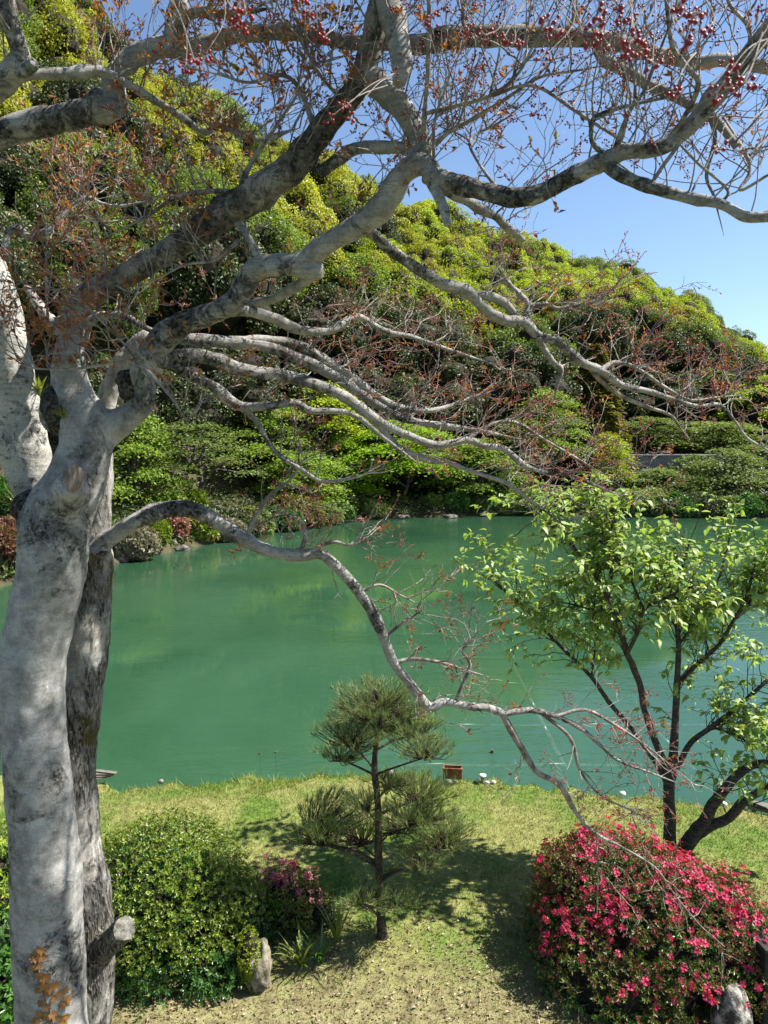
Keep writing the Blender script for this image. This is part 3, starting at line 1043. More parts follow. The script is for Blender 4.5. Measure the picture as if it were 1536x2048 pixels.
SH = [
    ('azalea_shrub', 'lime-green clipped mound hanging over the rocky left bank', 300, 1062, 70, 50, 37.5, 'bush', None),
    ('azalea_shrub', 'rust-red azalea mound on the left bank', 345, 1060, 60, 50, 40, 'bronze_bush', ('petal_pale', 0.12)),
    ('azalea_shrub', 'yellow-green azalea with a few pink blooms beside the rust-red one', 395, 1055, 75, 52, 41.5, 'bush', ('petal_pale', 0.05)),
    ('azalea_shrub', 'green clipped mound under the bare grey tree', 385, 1000, 50, 36, 46, 'bush', None),
    ('azalea_shrub', 'bright clipped mound left of the one under the bare tree', 330, 1003, 45, 34, 45, 'bush', None),
    ('bare_shrub', 'brown twiggy shrub leaning over the water at left', 262, 1085, 100, 62, 35.5, 'c_grey', None),
    ('bare_shrub', 'low brown shrub at the waterline right of the yellow-green azalea', 445, 1060, 90, 44, 43, 'c_grey', None),
    ('azalea_shrub', 'pink-flowering clipped azalea at the water edge', 762, 1022, 46, 30, 60.5, 'bush_deep', ('petal', 0.4)),
    ('azalea_shrub', 'dusty mauve clipped azalea right of the pink one', 805, 1014, 52, 36, 61.5, 'c_dull', ('petal_pale', 0.12)),
    ('azalea_shrub', 'large pale yellow-green clipped azalea dotted with pink', 868, 1012, 70, 44, 61.5, 'c_soft', ('petal_pale', 0.08)),
    ('clipped_shrub', 'dark green clipped shrub right of the pale azalea', 932, 1004, 54, 50, 63, 'bush_deep', None),
    ('clipped_shrub', 'dark green clipped shrub, second right of the pale azalea', 982, 1002, 50, 48, 63.5, 'bush_deep', None),
    ('clipped_shrub', 'dark green clipped shrub, third right of the pale azalea', 1035, 1004, 56, 48, 63, 'c_dark', None),
    ('clipped_shrub', 'dull green shrub at the water edge behind the leafy tree', 1130, 1008, 110, 50, 62.5, 'c_dull', None),
    ('clipped_shrub', 'broad dull green shrub under the low tree at right', 1280, 1012, 160, 60, 62, 'c_dull', None),
    ('clipped_shrub', 'deep green shrub at the right end of the far bank', 1450, 1014, 190, 56, 62, 'c_dark', None),
    ('clipped_shrub', 'dark shaded shrub overhanging the water left of the pink azalea', 690, 1015, 90, 60, 57, 'c_dark', None),
    ('clipped_shrub', 'shaded brownish shrub overhanging the water mid bank', 580, 1030, 130, 60, 50.5, 'c_olive', None),
    ('clipped_hedge', 'shaded dark hedge under the concrete wall', 1320, 958, 170, 34, 69, 'c_dark', None),
    ('azalea_shrub', 'red-brown leafed shrub left of the big trunk', 5, 1090, 90, 110, 30, 'bronze_bush', None),
    ('clipped_shrub', 'green shrub above the red-brown one at the left edge', 0, 1000, 130, 90, 36, 'bush_deep', None),
]
for nme, lab, u, v, wp, hp, Yd, mt, fl in SH:
    bank_shrub(nme, lab, 'hedge' if 'hedge' in nme else 'shrub', u, v, wp, hp, Yd, M[mt], n=1500, L=0.26, flower=(M[fl[0]], fl[1]) if fl else None)
ORDW = ['first', 'second', 'third', 'fourth', 'fifth', 'sixth', 'seventh', 'eighth', 'ninth', 'tenth', 'eleventh', 'twelfth', 'thirteenth', 'fourteenth', 'fifteenth', 'sixteenth']
for i, u in enumerate(list(range(470, 740, 38)) + list(range(920, 1620, 48))):
    d_ = ray(u, 1000)
    a_ = d_[0] / d_[1]
    Ys_ = float(shore_y(a_)) + 0.9
    v_ = project(np.array([a_ * Ys_, Ys_, 0.35]))[1]
    far = u > 900
    bank_shrub('waterline_shrub', f"{['dark green', 'dull green', 'deep green'][i % 3]} shrub overhanging the water, {ORDW[i - 8 if far else i]} {'right of the pale azalea' if far else 'from the low brown shrub'}", 'shrub', u + rng.normal(0, 6), float(v_), rng.uniform(48, 112), rng.uniform(28, 58), Ys_ + rng.uniform(0, 0.9), M[['c_dark', 'c_dull', 'bush_deep'][i % 3]], n=900, L=0.26, group='shrubs along the far waterline')
nu = 26000
a_ = rng.uniform(-0.62, 0.62, nu)
y_ = shore_y(a_) + 0.3 + 22 * rng.uniform(0, 1, nu) ** 1.3
x_ = a_ * y_
P_ = np.stack([x_, y_, hill_z(x_, y_) + rng.uniform(0.0, 0.5, nu)], -1)
n_ = nrm(rng.normal(0, 0.6, (nu, 3)) + [0, -0.3, 1])
c = MB()
leaves(c, P_, np.cross(n_, rand_dirs(nu)), n_, rng.uniform(0.2, 0.5, nu), 0.2)
o = c.build('undergrowth', M['c_dark'], kind='stuff', smooth=False)
o['label'] = 'dark undergrowth covering the far bank'
RK = [(318, 1098, 26, 12, 'pale waterline rock below the lime mound'), (362, 1096, 30, 10, 'low rock in the water below the rust-red azalea'), (500, 1076, 26, 9, 'flat waterline rock below the low brown shrub'),
      (720, 1039, 20, 7, 'waterline rock left of the pink azalea'), (800, 1033, 34, 8, 'waterline rock below the mauve azalea'), (900, 1032, 28, 8, 'waterline rock below the pale azalea'), (240, 1118, 30, 14, 'dark rock below the twiggy shrub'), (970, 1030, 26, 7, 'waterline rock below the dark clipped shrubs')]
for i, (u, v, wp, hp, lab) in enumerate(RK):
    p = ground(u, v + hp / 2, WZ)
    k = p[1] / FPX
    o = rock_mb(MB(), (p[0], p[1] + 0.2, WZ + hp * k * 0.3), (wp * k / 2, wp * k / 2, hp * k * 0.6), 3, 0.4, i * 2.3).build('bank_rock', M['rock_dark'])
    tag(o, lab, 'rock', 'rocks along the far waterline')

# ------------------------------------------------------------------ frame of poles and stakes standing in the pond
fr = thing('submerged_frame', 'grid of bamboo poles and pale pipes lying just under the green water', 'pole frame', (*ground(1100, 1400, WZ)[:2], -1.5))
POLES = [((790, 1270), (1340, 1272), 0.035, 'bamboo'), ((860, 1316), (1500, 1320), 0.03, 'bamboo'), ((800, 1240), (835, 1350), 0.05, 'bamboo'), ((990, 1265), (1060, 1400), 0.06, 'bamboo'),
         ((1060, 1400), (1130, 1540), 0.06, 'pipe'), ((850, 1452), (1536, 1450), 0.028, 'pipe'), ((800, 1532), (1420, 1532), 0.04, 'pipe'), ((1290, 1440), (1390, 1545), 0.05, 'pipe'), ((1420, 1310), (1540, 1380), 0.045, 'pipe'), ((960, 1368), (1480, 1372), 0.028, 'bamboo')]
for a_, b_, r_, mt in POLES:
    pa, pb = ground(*a_, WZ - 0.008 - r_), ground(*b_, WZ - 0.008 - r_)
    mm = MB()
    tt_ = np.linspace(0, 1, 9)[:, None]
    PP_ = pa * (1 - tt_) + pb * tt_
    PP_[:, 2] += 0.012 * np.sin(np.arange(9) * 1.9)
    tube(mm, PP_, r_, 8, 0)
    mm.build('pole', M[mt], fr)
STK = [(985, 1505, 8, 0.05), (880, 1530, 7, -0.02), (862, 1531, 7, -0.02), (600, 1392, 6, 0.0), (642, 1392, 6, 0.0), (520, 1508, 6, 0.02), (552, 1505, 6, 0.02), (1388, 1527, 8, 0.03), (1022, 1548, 7, 0.02), (668, 1254, 5, 0.02), (930, 1275, 4, 0.06), (1080, 1276, 4, 0.06)]
WH = ['in open water right of the leaning branch tip', 'beside the rusty trough, nearer it', 'beside the rusty trough, farther from it', 'left of the pine top, farther from it', 'left of the pine top, nearer it', 'near the lawn edge left of the pine, first', 'near the lawn edge left of the pine, second', 'at the crossing of two pale pipes', 'near the white capped post', 'alone far out on the water', 'under the far bamboo pole, its left end', 'under the far bamboo pole, its middle']
for (u, v, wp, zt), wh in zip(STK, WH):
    p = ground(u, v, WZ)
    r_ = wp * p[1] / FPX / 2
    mm = MB()
    tube(mm, [(p[0], p[1], -0.85), (p[0] + 0.01, p[1], -0.65), (p[0], p[1], WZ + zt)], [r_ * 1.1, r_, r_ * 0.95], 9, 0, rough=0.15, rs=20)
    tag(mm.build('wooden_stake', M['wood_wet']), f"dark waterlogged stake {wh}", 'stake', 'stakes standing in the pond')

# ------------------------------------------------------------------ grass
def grass_blades(n, x0, x1, y0, y1, h, wd, mat, name, label=None, fn=None):
    x = rng.uniform(x0, x1, n)
    yb = edge_y(x)
    y = np.minimum(y1, yb) - (np.minimum(y1, yb) - y0) * rng.uniform(0, 1, n)
    keep = y < yb - 0.0
    if fn is not None:
        keep &= fn(x, y)
    x, y = x[keep], y[keep]
    n = len(x)
    z = lawn_z(x, y)
    hh = h * rng.uniform(0.5, 1.3, n)
    a = rng.uniform(0, 6.28, n)
    d = np.stack([np.cos(a), np.sin(a), 0 * a], -1) * wd / 2
    base = np.stack([x, y, z - 0.01], -1)
    lean = rng.normal(0, 0.6, (n, 2)) * hh[:, None]
    tip = base + np.concatenate([lean, hh[:, None]], 1)
    V = np.stack([base - d, base + d, tip], 1).reshape(-1, 3)
    o = MB().add(V, np.arange(3 * n).reshape(-1, 3)).build(name, mat, kind='stuff', smooth=False)
    return o


LB = lawn_material('lawn_blade', True)
g1 = grass_blades(150000, -5.5, 7.0, 5.2, 12.5, 0.04, 0.011, LB, 'lawn_grass')
g1['label'] = 'short dry yellow-green turf'
M['lush'] = leafmat('lush_grass_blade', [(0.10, 0.17, 0.02), (0.19, 0.29, 0.04), (0.28, 0.36, 0.07)], 0.35)
g2 = grass_blades(26000, -4.2, 6.6, 9.0, 12.5, 0.10, 0.010, M['lush'], 'edge_grass', fn=lambda x, y: (edge_y(x) - y < 0.35 + 0.25 * np.sin(x * 2.1)) & ((np.abs(x + 0.4) < 1.6) | (rng.uniform(size=len(x)) < 0.18)))
g2['label'] = 'longer green grass fringing the pond edge'
M['litter'] = leafmat('fallen_leaf', [(0.20, 0.13, 0.07), (0.32, 0.24, 0.14), (0.46, 0.37, 0.23), (0.15, 0.09, 0.05)], 0.1)
nl = 2600
x = rng.uniform(-2.5, 2.6, nl)
y = 5.4 + 2.4 * rng.uniform(0, 1, nl) ** 1.3
c = MB()
nr_ = nrm(rng.normal(0, 0.35, (nl, 3)) + [0, 0, 1])
leaves(c, np.stack([x, y, lawn_z(x, y) + 0.02], -1), np.cross(nr_, rand_dirs(nl)), nr_, rng.uniform(0.02, 0.05, nl), 0.02)
o = c.build('leaf_litter', M['litter'], kind='stuff', smooth=False)
o['label'] = 'dry fallen leaves scattered on the bare soil'

# ------------------------------------------------------------------ small things along the pond edge
def at_ground(u, v):
    p = ground(u, v, 0)
    return np.array([p[0], p[1], 0.0])


p0 = at_ground(905, 1560)
bx = thing('rusty_trough', 'rust-brown open wooden trough at the pond edge right of the pine', 'trough', p0)
rz = math.radians(-6)
ca, sa_ = math.cos(rz), math.sin(rz)


def loc(dx, dy, dz):
    return (p0[0] + dx * ca - dy * sa_, p0[1] + dx * sa_ + dy * ca, dz)


for nm_, dx, dy, dz, sx, sy_, sz in (('front_board', 0, -0.07, 0.13, 0.29, 0.02, 0.15), ('back_board', 0, 0.07, 0.13, 0.29, 0.02, 0.15), ('end_board', -0.135, 0, 0.13, 0.018, 0.118, 0.14), ('end_board', 0.135, 0, 0.12, 0.018, 0.118, 0.12), ('bottom_board', 0, 0, 0.05, 0.248, 0.116, 0.018), ('rim', 0, -0.083, 0.212, 0.31, 0.02, 0.016)):
    mm = MB()
    box_mb(mm, loc(dx, dy, dz), (sx, sy_, sz), rz, bevel=0.003)
    mm.build(nm_, M['rust'], bx, smooth=False)
p1 = at_ground(965, 1565)
ps = thing('capped_post', 'short white post with a round flat cap at the pond edge', 'post', p1)
mm = MB()
tube(mm, [(p1[0], p1[1], -0.1), (p1[0], p1[1], 0.09)], [0.03, 0.026], 12)
mm.build('shaft', M['rock'], ps)
mm = MB()
tube(mm, [(p1[0], p1[1], 0.085), (p1[0], p1[1], 0.10), (p1[0], p1[1], 0.12), (p1[0], p1[1], 0.128)], [0.03, 0.055, 0.055, 0.035], 16)
mm.build('cap', M['rock_white'], ps)
for i, (u, v, wp, lab) in enumerate([(954, 1563, 10, 'white pebble left of the capped post'), (974, 1567, 10, 'pale pebble just right of the capped post'), (987, 1567, 11, 'pale pebble farther right of the capped post'), (898, 1567, 14, 'mottled stone propping the rusty trough, left one'), (911, 1566, 12, 'mottled stone propping the rusty trough, right one'),
                                     (781, 1548, 15, 'white stone peeping out behind the pine trunk'), (1448, 1611, 13, 'white stone between the leaning trunks at the water'), (1245, 1590, 14, 'pale stone at the water edge left of the upright trunk'), (322, 1566, 13, 'dark stump-like stone at the left pond edge')]):
    p = at_ground(u, v)
    r_ = wp * p[1] / FPX / 2
    o = rock_mb(MB(), (p[0], p[1], r_ * 0.45), (r_, r_ * 0.8, r_ * 0.75), 2, 0.25, i * 1.7).build('stone', M['rock'] if 'mottled' in lab or 'dark' in lab else M['rock_white'])
    tag(o, lab, 'stone', 'stones along the pond edge')
p2 = at_ground(1522, 1628)
mm = MB()
pl = thing('plank_step', 'grey weathered plank step at the right pond edge', 'step', (p2[0], p2[1], 0))
box_mb(mm, (p2[0] + 0.15, p2[1] + 0.05, 0.05), (0.55, 0.2, 0.06), -0.5, bevel=0.006)
mm.build('plank', M['wood_grey'], pl, smooth=False)
for dx in (-0.05, 0.3):
    mm = MB()
    box_mb(mm, (p2[0] + dx, p2[1] + 0.07 - dx * 0.5, -0.12), (0.06, 0.08, 0.27), -0.5)
    mm.build('support', M['wood_wet'], pl, smooth=False)
p3 = at_ground(203, 1560)
pl2 = thing('plank_pile', 'small heap of pale weathered boards at the pond edge beside the big trunk', 'boards', (p3[0], p3[1], 0))
for i in range(4):
    mm = MB()
    box_mb(mm, (p3[0] - 0.05 + 0.03 * i, p3[1] + 0.02 * i, 0.03 + 0.024 * i), (0.36, 0.07, 0.018), 0.5 - 0.25 * i, bevel=0.002)
    mm.build('board', M['wood_grey'], pl2, smooth=False)

# ------------------------------------------------------------------ clipped green bush, small bronze azalea, crimson azalea
def link_copy(name, me, parent, M4):
    o = bpy.data.objects.new(name, me)
    COL.objects.link(o)
    o.parent = parent
    o.matrix_parent_inverse = world_of(parent).inverted()
    o.matrix_basis = M4
    return o


def frame_mat(p, n, s, spin):
    q = Vector(n).to_track_quat('Z', 'Y').to_matrix().to_4x4()
    return Matrix.Translation(Vector(p)) @ q @ Matrix.Rotation(spin, 4, 'Z') @ Matrix.Scale(s, 4)


def sprig_mesh(per, L, W, mat):
    c = MB()
    rosettes(c, np.zeros((1, 3)), np.array([[0, 0, 1.0]]), per, L, W)
    return c.mesh('leaf_sprig', mat, smooth=False)


def facing(P, Nn):
    v = nrm(CAM - P)
    return (v * Nn).sum(1) > 0.1


def big_bush(name, label, ells, n, L, W, mat, sprigs=300, per=6, wob=0.07, ws=3.0, zmin=0.03, mat2=None, z2=0.6):
    t = thing(name, label, 'bush', (ells[0][0][0], ells[0][0][1], 0))
    P, Nn, dis = bush_points(ells, n, zmin, wob, ws)
    # twig tips stand off the surface by different amounts
    thin = np.array([nz(p, 5.0, 11.0) for p in P]) < -0.45
    P, Nn = P[~thin], Nn[~thin]
    P = P + Nn * (rng.uniform(-0.15, 0.03, len(P)) + np.where(rng.uniform(size=len(P)) < 0.05, rng.uniform(0.02, 0.12, len(P)), 0))[:, None]
    vis = np.where(facing(P, Nn))[0]
    so = set(rng.permutation(vis)[:sprigs].tolist())
    rest = np.array([i for i in range(len(P)) if i not in so])
    c = MB()
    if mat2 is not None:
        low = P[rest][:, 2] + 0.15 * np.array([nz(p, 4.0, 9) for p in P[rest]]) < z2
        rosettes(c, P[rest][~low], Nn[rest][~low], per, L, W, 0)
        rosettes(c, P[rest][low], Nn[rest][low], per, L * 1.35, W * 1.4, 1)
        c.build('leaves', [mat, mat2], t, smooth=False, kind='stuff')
    else:
        rosettes(c, P[rest], Nn[rest], per, L, W, 0)
        c.build('leaves', mat, t, smooth=False, kind='stuff')
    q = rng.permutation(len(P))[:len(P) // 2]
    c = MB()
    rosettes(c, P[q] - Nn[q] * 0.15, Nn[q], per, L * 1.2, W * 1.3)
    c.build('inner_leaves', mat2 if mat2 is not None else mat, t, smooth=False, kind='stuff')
    var = [sprig_mesh(per, L * 1.1, W * 1.1, mat) for _ in range(4)]
    var2 = [sprig_mesh(per, L * 1.45, W * 1.5, mat2) for _ in range(4)] if mat2 is not None else None
    for i in so:
        vv = var2 if (var2 and P[i][2] < z2) else var
        link_copy('leaf_sprig', vv[i % 4], t, frame_mat(P[i], Nn[i], rng.uniform(0.8, 1.2), rng.uniform(0, 6.28)))
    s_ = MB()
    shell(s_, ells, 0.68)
    s_.build('twig_shade_mass', M['shade_core'], t)
    # twigs showing through between the leaves
    tw = MB()
    k = rng.permutation(len(P))[:500]
    a0 = P[k] - Nn[k] * 0.30
    mid = P[k] - Nn[k] * 0.12 + rng.normal(0, 0.03, (len(k), 3))
    tubes(tw, np.stack([a0, mid, P[k]], 1), np.tile([0.006, 0.004, 0.002], (len(k), 1)), 3)
    tw.build('twigs', M['twig_red'], t, kind='stuff')
    return t, P, Nn


def el(u, v, Y, rx, ry, rz):
    return (tuple(at(u, v, Y)), (rx, ry, rz))


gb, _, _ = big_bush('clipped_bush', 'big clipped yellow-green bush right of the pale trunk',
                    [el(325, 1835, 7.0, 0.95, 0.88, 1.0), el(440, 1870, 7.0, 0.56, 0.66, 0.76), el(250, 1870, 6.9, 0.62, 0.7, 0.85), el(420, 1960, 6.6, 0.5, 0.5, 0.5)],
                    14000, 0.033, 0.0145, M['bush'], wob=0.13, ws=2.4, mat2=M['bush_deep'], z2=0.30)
lb, _, _ = big_bush('clipped_bush', 'dark green bush at the left edge behind the big trunk',
                    [el(-20, 1840, 6.8, 0.62, 0.7, 0.95), el(-10, 1990, 6.3, 0.6, 0.6, 0.7), el(20, 2060, 6.0, 0.45, 0.4, 0.45)], 4200, 0.045, 0.018, M['bush'], sprigs=60, mat2=M['bush_deep'], z2=0.7)
bb, Pb, Nb = big_bush('bronze_azalea', 'small dark bronze azalea with purple and salmon flowers beside the clipped bush',
                      [el(595, 1830, 7.35, 0.36, 0.36, 0.46), el(640, 1860, 7.3, 0.26, 0.3, 0.42), el(565, 1800, 7.4, 0.24, 0.26, 0.38)], 1500, 0.035, 0.013, M['bronze_bush'], sprigs=150, wob=0.05, mat2=M['azalea_leaf'], z2=0.42)


def flower_mesh(mat, n=5, r=0.03):
    """azalea flower: five notched petals flaring from a short funnel, with stamens."""
    c = MB()
    for j in range(n):
        a = j * 2 * math.pi / n + rng.normal(0, 0.08)
        d, s_ = np.array([math.cos(a), math.sin(a), 0]), np.array([-math.sin(a), math.cos(a), 0])
        z = np.array([0, 0, 1.0])
        wob = rng.uniform(0.85, 1.15)
        V = [d * 0.1 * r + z * 0 * r, d * 0.45 * r + s_ * 0.28 * r + z * 0.55 * r, d * 0.95 * r * wob + s_ * 0.40 * r + z * 0.62 * r, d * 1.1 * r * wob + z * 0.52 * r, d * 0.95 * r * wob - s_ * 0.40 * r + z * 0.62 * r, d * 0.45 * r - s_ * 0.28 * r + z * 0.55 * r, d * 0.5 * r + z * 0.42 * r]
        c.add(V, [[0, 1, 6], [1, 2, 6], [2, 3, 6], [3, 4, 6], [4, 5, 6], [5, 0, 6]])
    return c


def flowers(parent, P, Nn, mats, nobj, r, name='flower', bias=0.0):
    fm = [flower_mesh(m_, r=r).mesh('flower', m_, smooth=False) for m_ in mats for _ in range(3)]
    raw = [flower_mesh(None, r=r) for _ in range(3)]
    vis = facing(P, Nn)
    # the nearest, camera-facing flowers become single objects
    order = np.argsort(np.linalg.norm(P - CAM, axis=1) + np.where(vis, 0, 5))
    for i in order[:nobj]:
        link_copy(name, fm[int(rng.integers(len(fm)))], parent, frame_mat(P[i], nrm(Nn[i] + rng.normal(0, 0.4, 3)), rng.uniform(0.8, 1.3), rng.uniform(0, 6.28)))
    c = MB()
    for i in order[nobj:]:
        f = raw[i % 3]
        Mx = np.array(frame_mat(P[i], nrm(Nn[i] + rng.normal(0, 0.4, 3)), rng.uniform(0.8, 1.25), rng.uniform(0, 6.28)))
        for v, fc in zip(f.v, [np.array([[0, 1, 6], [1, 2, 6], [2, 3, 6], [3, 4, 6], [4, 5, 6], [5, 0, 6]])] * 5):
            c.add(v @ Mx[:3, :3].T + Mx[:3, 3], fc, int(rng.integers(len(mats))))
    if c.n:
        c.build('small_flowers', mats, parent, kind='stuff', smooth=False)


ub, vb2 = project(Pb)
sel = (Pb[:, 2] > 0.42) & (rng.uniform(size=len(Pb)) < 0.7)
flowers(bb, Pb[sel] + Nb[sel] * 0.02, Nb[sel], [M['petal_purple']], 200, 0.03)
sel = (np.abs(ub - 655) < 40) & (Pb[:, 2] > 0.25) & (Pb[:, 2] < 0.68) & (rng.uniform(size=len(Pb)) < 0.35)
flowers(bb, Pb[sel] + Nb[sel] * 0.02, Nb[sel], [M['petal_pale']], 40, 0.03)

AE = [el(1225, 1835, 6.9, 0.84, 0.8, 0.80), el(1330, 1880, 6.6, 0.95, 0.85, 0.76), el(1470, 1910, 6.4, 0.62, 0.65, 0.60), el(1175, 1800, 7.0, 0.56, 0.6, 0.62), el(1270, 1980, 6.2, 0.80, 0.55, 0.50), el(1160, 1910, 6.5, 0.42, 0.5, 0.5)]
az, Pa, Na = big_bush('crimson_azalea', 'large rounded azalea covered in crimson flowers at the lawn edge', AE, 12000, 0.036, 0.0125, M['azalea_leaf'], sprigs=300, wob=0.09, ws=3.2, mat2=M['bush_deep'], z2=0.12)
dens = np.array([0.8 * nz(p, 2.6, 7.0) + 0.7 * nz(p, 7.0, 2.0) for p in Pa])
up_ = Na[:, 2]
pr = np.clip(0.17 + dens * 1.0 + (Pa[:, 2] - 0.75) * 0.55, 0, 0.85) * np.where(Pa[:, 2] < 0.35, 0.3, 1)
sel = rng.uniform(size=len(Pa)) < pr
flowers(az, Pa[sel] + Na[sel] * 0.035, Na[sel], [M['petal']], 300, 0.028)
sel2 = (~sel) & (rng.uniform(size=len(Pa)) < np.clip(0.25 + (Pa[:, 2] - 0.5) * 0.6, 0.06, 0.65))
c = MB()
rosettes(c, Pa[sel2] + Na[sel2] * 0.02, Na[sel2], 5, 0.03, 0.013)
c.build('spent_blooms', M['azalea_red'], az, kind='stuff', smooth=False)

# strap-leaved plants, rocks and post near the bottom
def strap_plant(name, label, base, n, L, wd, mat, up=1.0, dirs=None, spread=0.7, cat='plant'):
    t = thing(name, label, cat, base)
    for i in range(n):
        a = rng.uniform(0, 6.28)
        d = np.array([math.cos(a), math.sin(a), 0]) * spread * rng.uniform(0.4, 1.2)
        if dirs is not None:
            d = d * 0.7 + np.array(dirs)
        d = d + [0, 0, up]
        d = d / np.linalg.norm(d)
        l = L * rng.uniform(0.6, 1.2)
        s_ = np.linspace(0, 1, 6)[:, None]
        C = np.asarray(base) + d * l * s_ + np.array([0, 0, -0.45 * l]) * s_ ** 2.2 * rng.uniform(0.4, 1.3)
        side = nrm(np.cross(d, [0.1, 0.1, 1.0])) * wd / 2
        wv = np.array([0.6, 1, 1, 0.8, 0.5, 0.03])[:, None]
        mid = C - np.array([0, 0, wd * 0.15])
        V = np.concatenate([C + side * wv, mid, C - side * wv])
        F = []
        for k in range(5):
            F += [(k, k + 1, 6 + k + 1, 6 + k), (6 + k, 6 + k + 1, 12 + k + 1, 12 + k)]
        MB().add(V, F).build('leaf', mat, t, smooth=True)
    return t


strap_plant('iris_plant', 'tuft of long yellow-green sword leaves right of the bronze azalea', at_ground(672, 1905) + [0, 0.1, 0.02], 22, 0.62, 0.022, M['strap'], 1.1, spread=0.45)
strap_plant('iris_plant', 'dark sword-leaved tuft in front of the bronze azalea', at_ground(600, 1945) + [0, 0.05, 0.02], 26, 0.5, 0.024, M['azalea_leaf'], 1.0, spread=0.7)
strap_plant('iris_plant', 'small sword-leaved tuft left of the pine foot', at_ground(640, 1935) + [0, 0.05, 0.02], 18, 0.42, 0.02, M['bush_deep'], 1.0, spread=0.7)
p = at_ground(516, 1985)
tag(rock_mb(MB(), (p[0], p[1] + 0.1, 0.12), (0.11, 0.12, 0.26), 4, 0.42, 3.0).build('standing_rock', M['rock_brown']), 'upright pale brown rock at the foot of the clipped bush', 'rock')
t = thing('moss_shrub', 'small yellow mossy shrub between the clipped bush and the upright rock', 'shrub', (p[0] - 0.1, p[1] + 0.15, 0))
P_, N_, _ = bush_points([((p[0] - 0.09, p[1] + 0.12, 0.22), (0.12, 0.14, 0.34))], 900, 0.02, 0.03, 6)
c = MB()
rosettes(c, P_, N_, 4, 0.022, 0.012)
c.build('foliage', M['c_lime'], t, smooth=False)
c = MB()
shell(c, [((p[0] - 0.09, p[1] + 0.12, 0.22), (0.12, 0.14, 0.34))], 0.85, 0, 2)
c.build('twig_shade_mass', M['shade_core'], t)
p = at(1466, 2030, 5.75)
tag(rock_mb(MB(), (p[0], p[1], 0.0), (0.17, 0.2, 0.50), 4, 0.16, 5.0).build('pillar_stone', M['rock_mottled']), 'tall mottled stone under the right end of the crimson azalea', 'rock')
p = at(1524, 1985, 5.9)
pp = thing('black_post', 'black square post at the bottom right corner behind the mottled stone', 'post', (p[0], p[1], 0))
mm = MB()
box_mb(mm, (p[0] + 0.04, p[1], 0.36), (0.15, 0.15, 0.78), 0.1, bevel=0.008)
mm.build('shaft', M['wood_black'], pp, smooth=False)
mm = MB()
box_mb(mm, (p[0] + 0.04, p[1], 0.765), (0.19, 0.19, 0.03), 0.1, bevel=0.005)
mm.build('cap', M['wood_black'], pp, smooth=False)

# ------------------------------------------------------------------ limbs traced from the photograph, each at its own depth
def limb(pts, Y0, Y1, n=5, yk=None):
    """pts (u, v, r px) -> world path and radii, depth running from Y0 to Y1 along the limb."""
    pts = np.array(pts, float)
    d = np.concatenate([[0], np.cumsum(np.hypot(*(np.diff(pts[:, :2], axis=0).T)))])
    t = d / d[-1]
    Yv = Y0 + (Y1 - Y0) * t if yk is None else np.interp(t, [k[0] for k in yk], [k[1] for k in yk])
    W3 = np.array([at(u, v, y) for (u, v, r), y in zip(pts, Yv)])
    R = pts[:, 2] * ((W3 - CAM) @ _F) / FPX / np.sqrt(1 + 0.5 * ((pts[:, 0] - CX) / FPX) ** 2)
    q = catmull(np.concatenate([W3, R[:, None]], 1), n)
    return q[:, :3], np.maximum(q[:, 3], 0.0012)


class Grower:
    """twigs in levels; each level an array of paths (N,K,3) with radii."""

    def __init__(self):
        self.levels = []

    def grow(self, P, D, L, R0, R1, K=6, wig=0.35, bias=(0, 0, 0.08)):
        n = len(P)
        D = nrm(D)
        out = np.zeros((n, K, 3))
        out[:, 0] = P
        step = (L / (K - 1))[:, None]
        p, d = P.copy(), D.copy()
        for k in range(1, K):
            d = nrm(d + rng.normal(0, wig, (n, 3)) + np.asarray(bias))
            p = p + d * step
            out[:, k] = p
        t = np.linspace(0, 1, K)[None]
        RR = R0[:, None] * (1 - t) + R1[:, None] * t
        self.levels.append((out, RR))
        return out, RR


def spawn(paths, n, jitter=0.8, along=0.5, lo=0.15, hi=1.0):
    """n starts on a (N,K,3) bundle: position, direction."""
    Np, K, _ = paths.shape
    i = rng.integers(0, Np, n)
    t = rng.uniform(lo, hi, n) * (K - 1)
    k = np.minimum(t.astype(int), K - 2)
    f = (t - k)[:, None]
    P = paths[i, k] * (1 - f) + paths[i, k + 1] * f
    T = nrm(paths[i, k + 1] - paths[i, k])
    side = nrm(np.cross(T, rand_dirs(n)))
    return P, nrm(T * along + side * jitter)


def spawn_limb(path, R, n, lo=0.1, hi=1.0, along=0.5, jitter=0.9):
    return spawn(path[None], n, jitter, along, lo, hi)


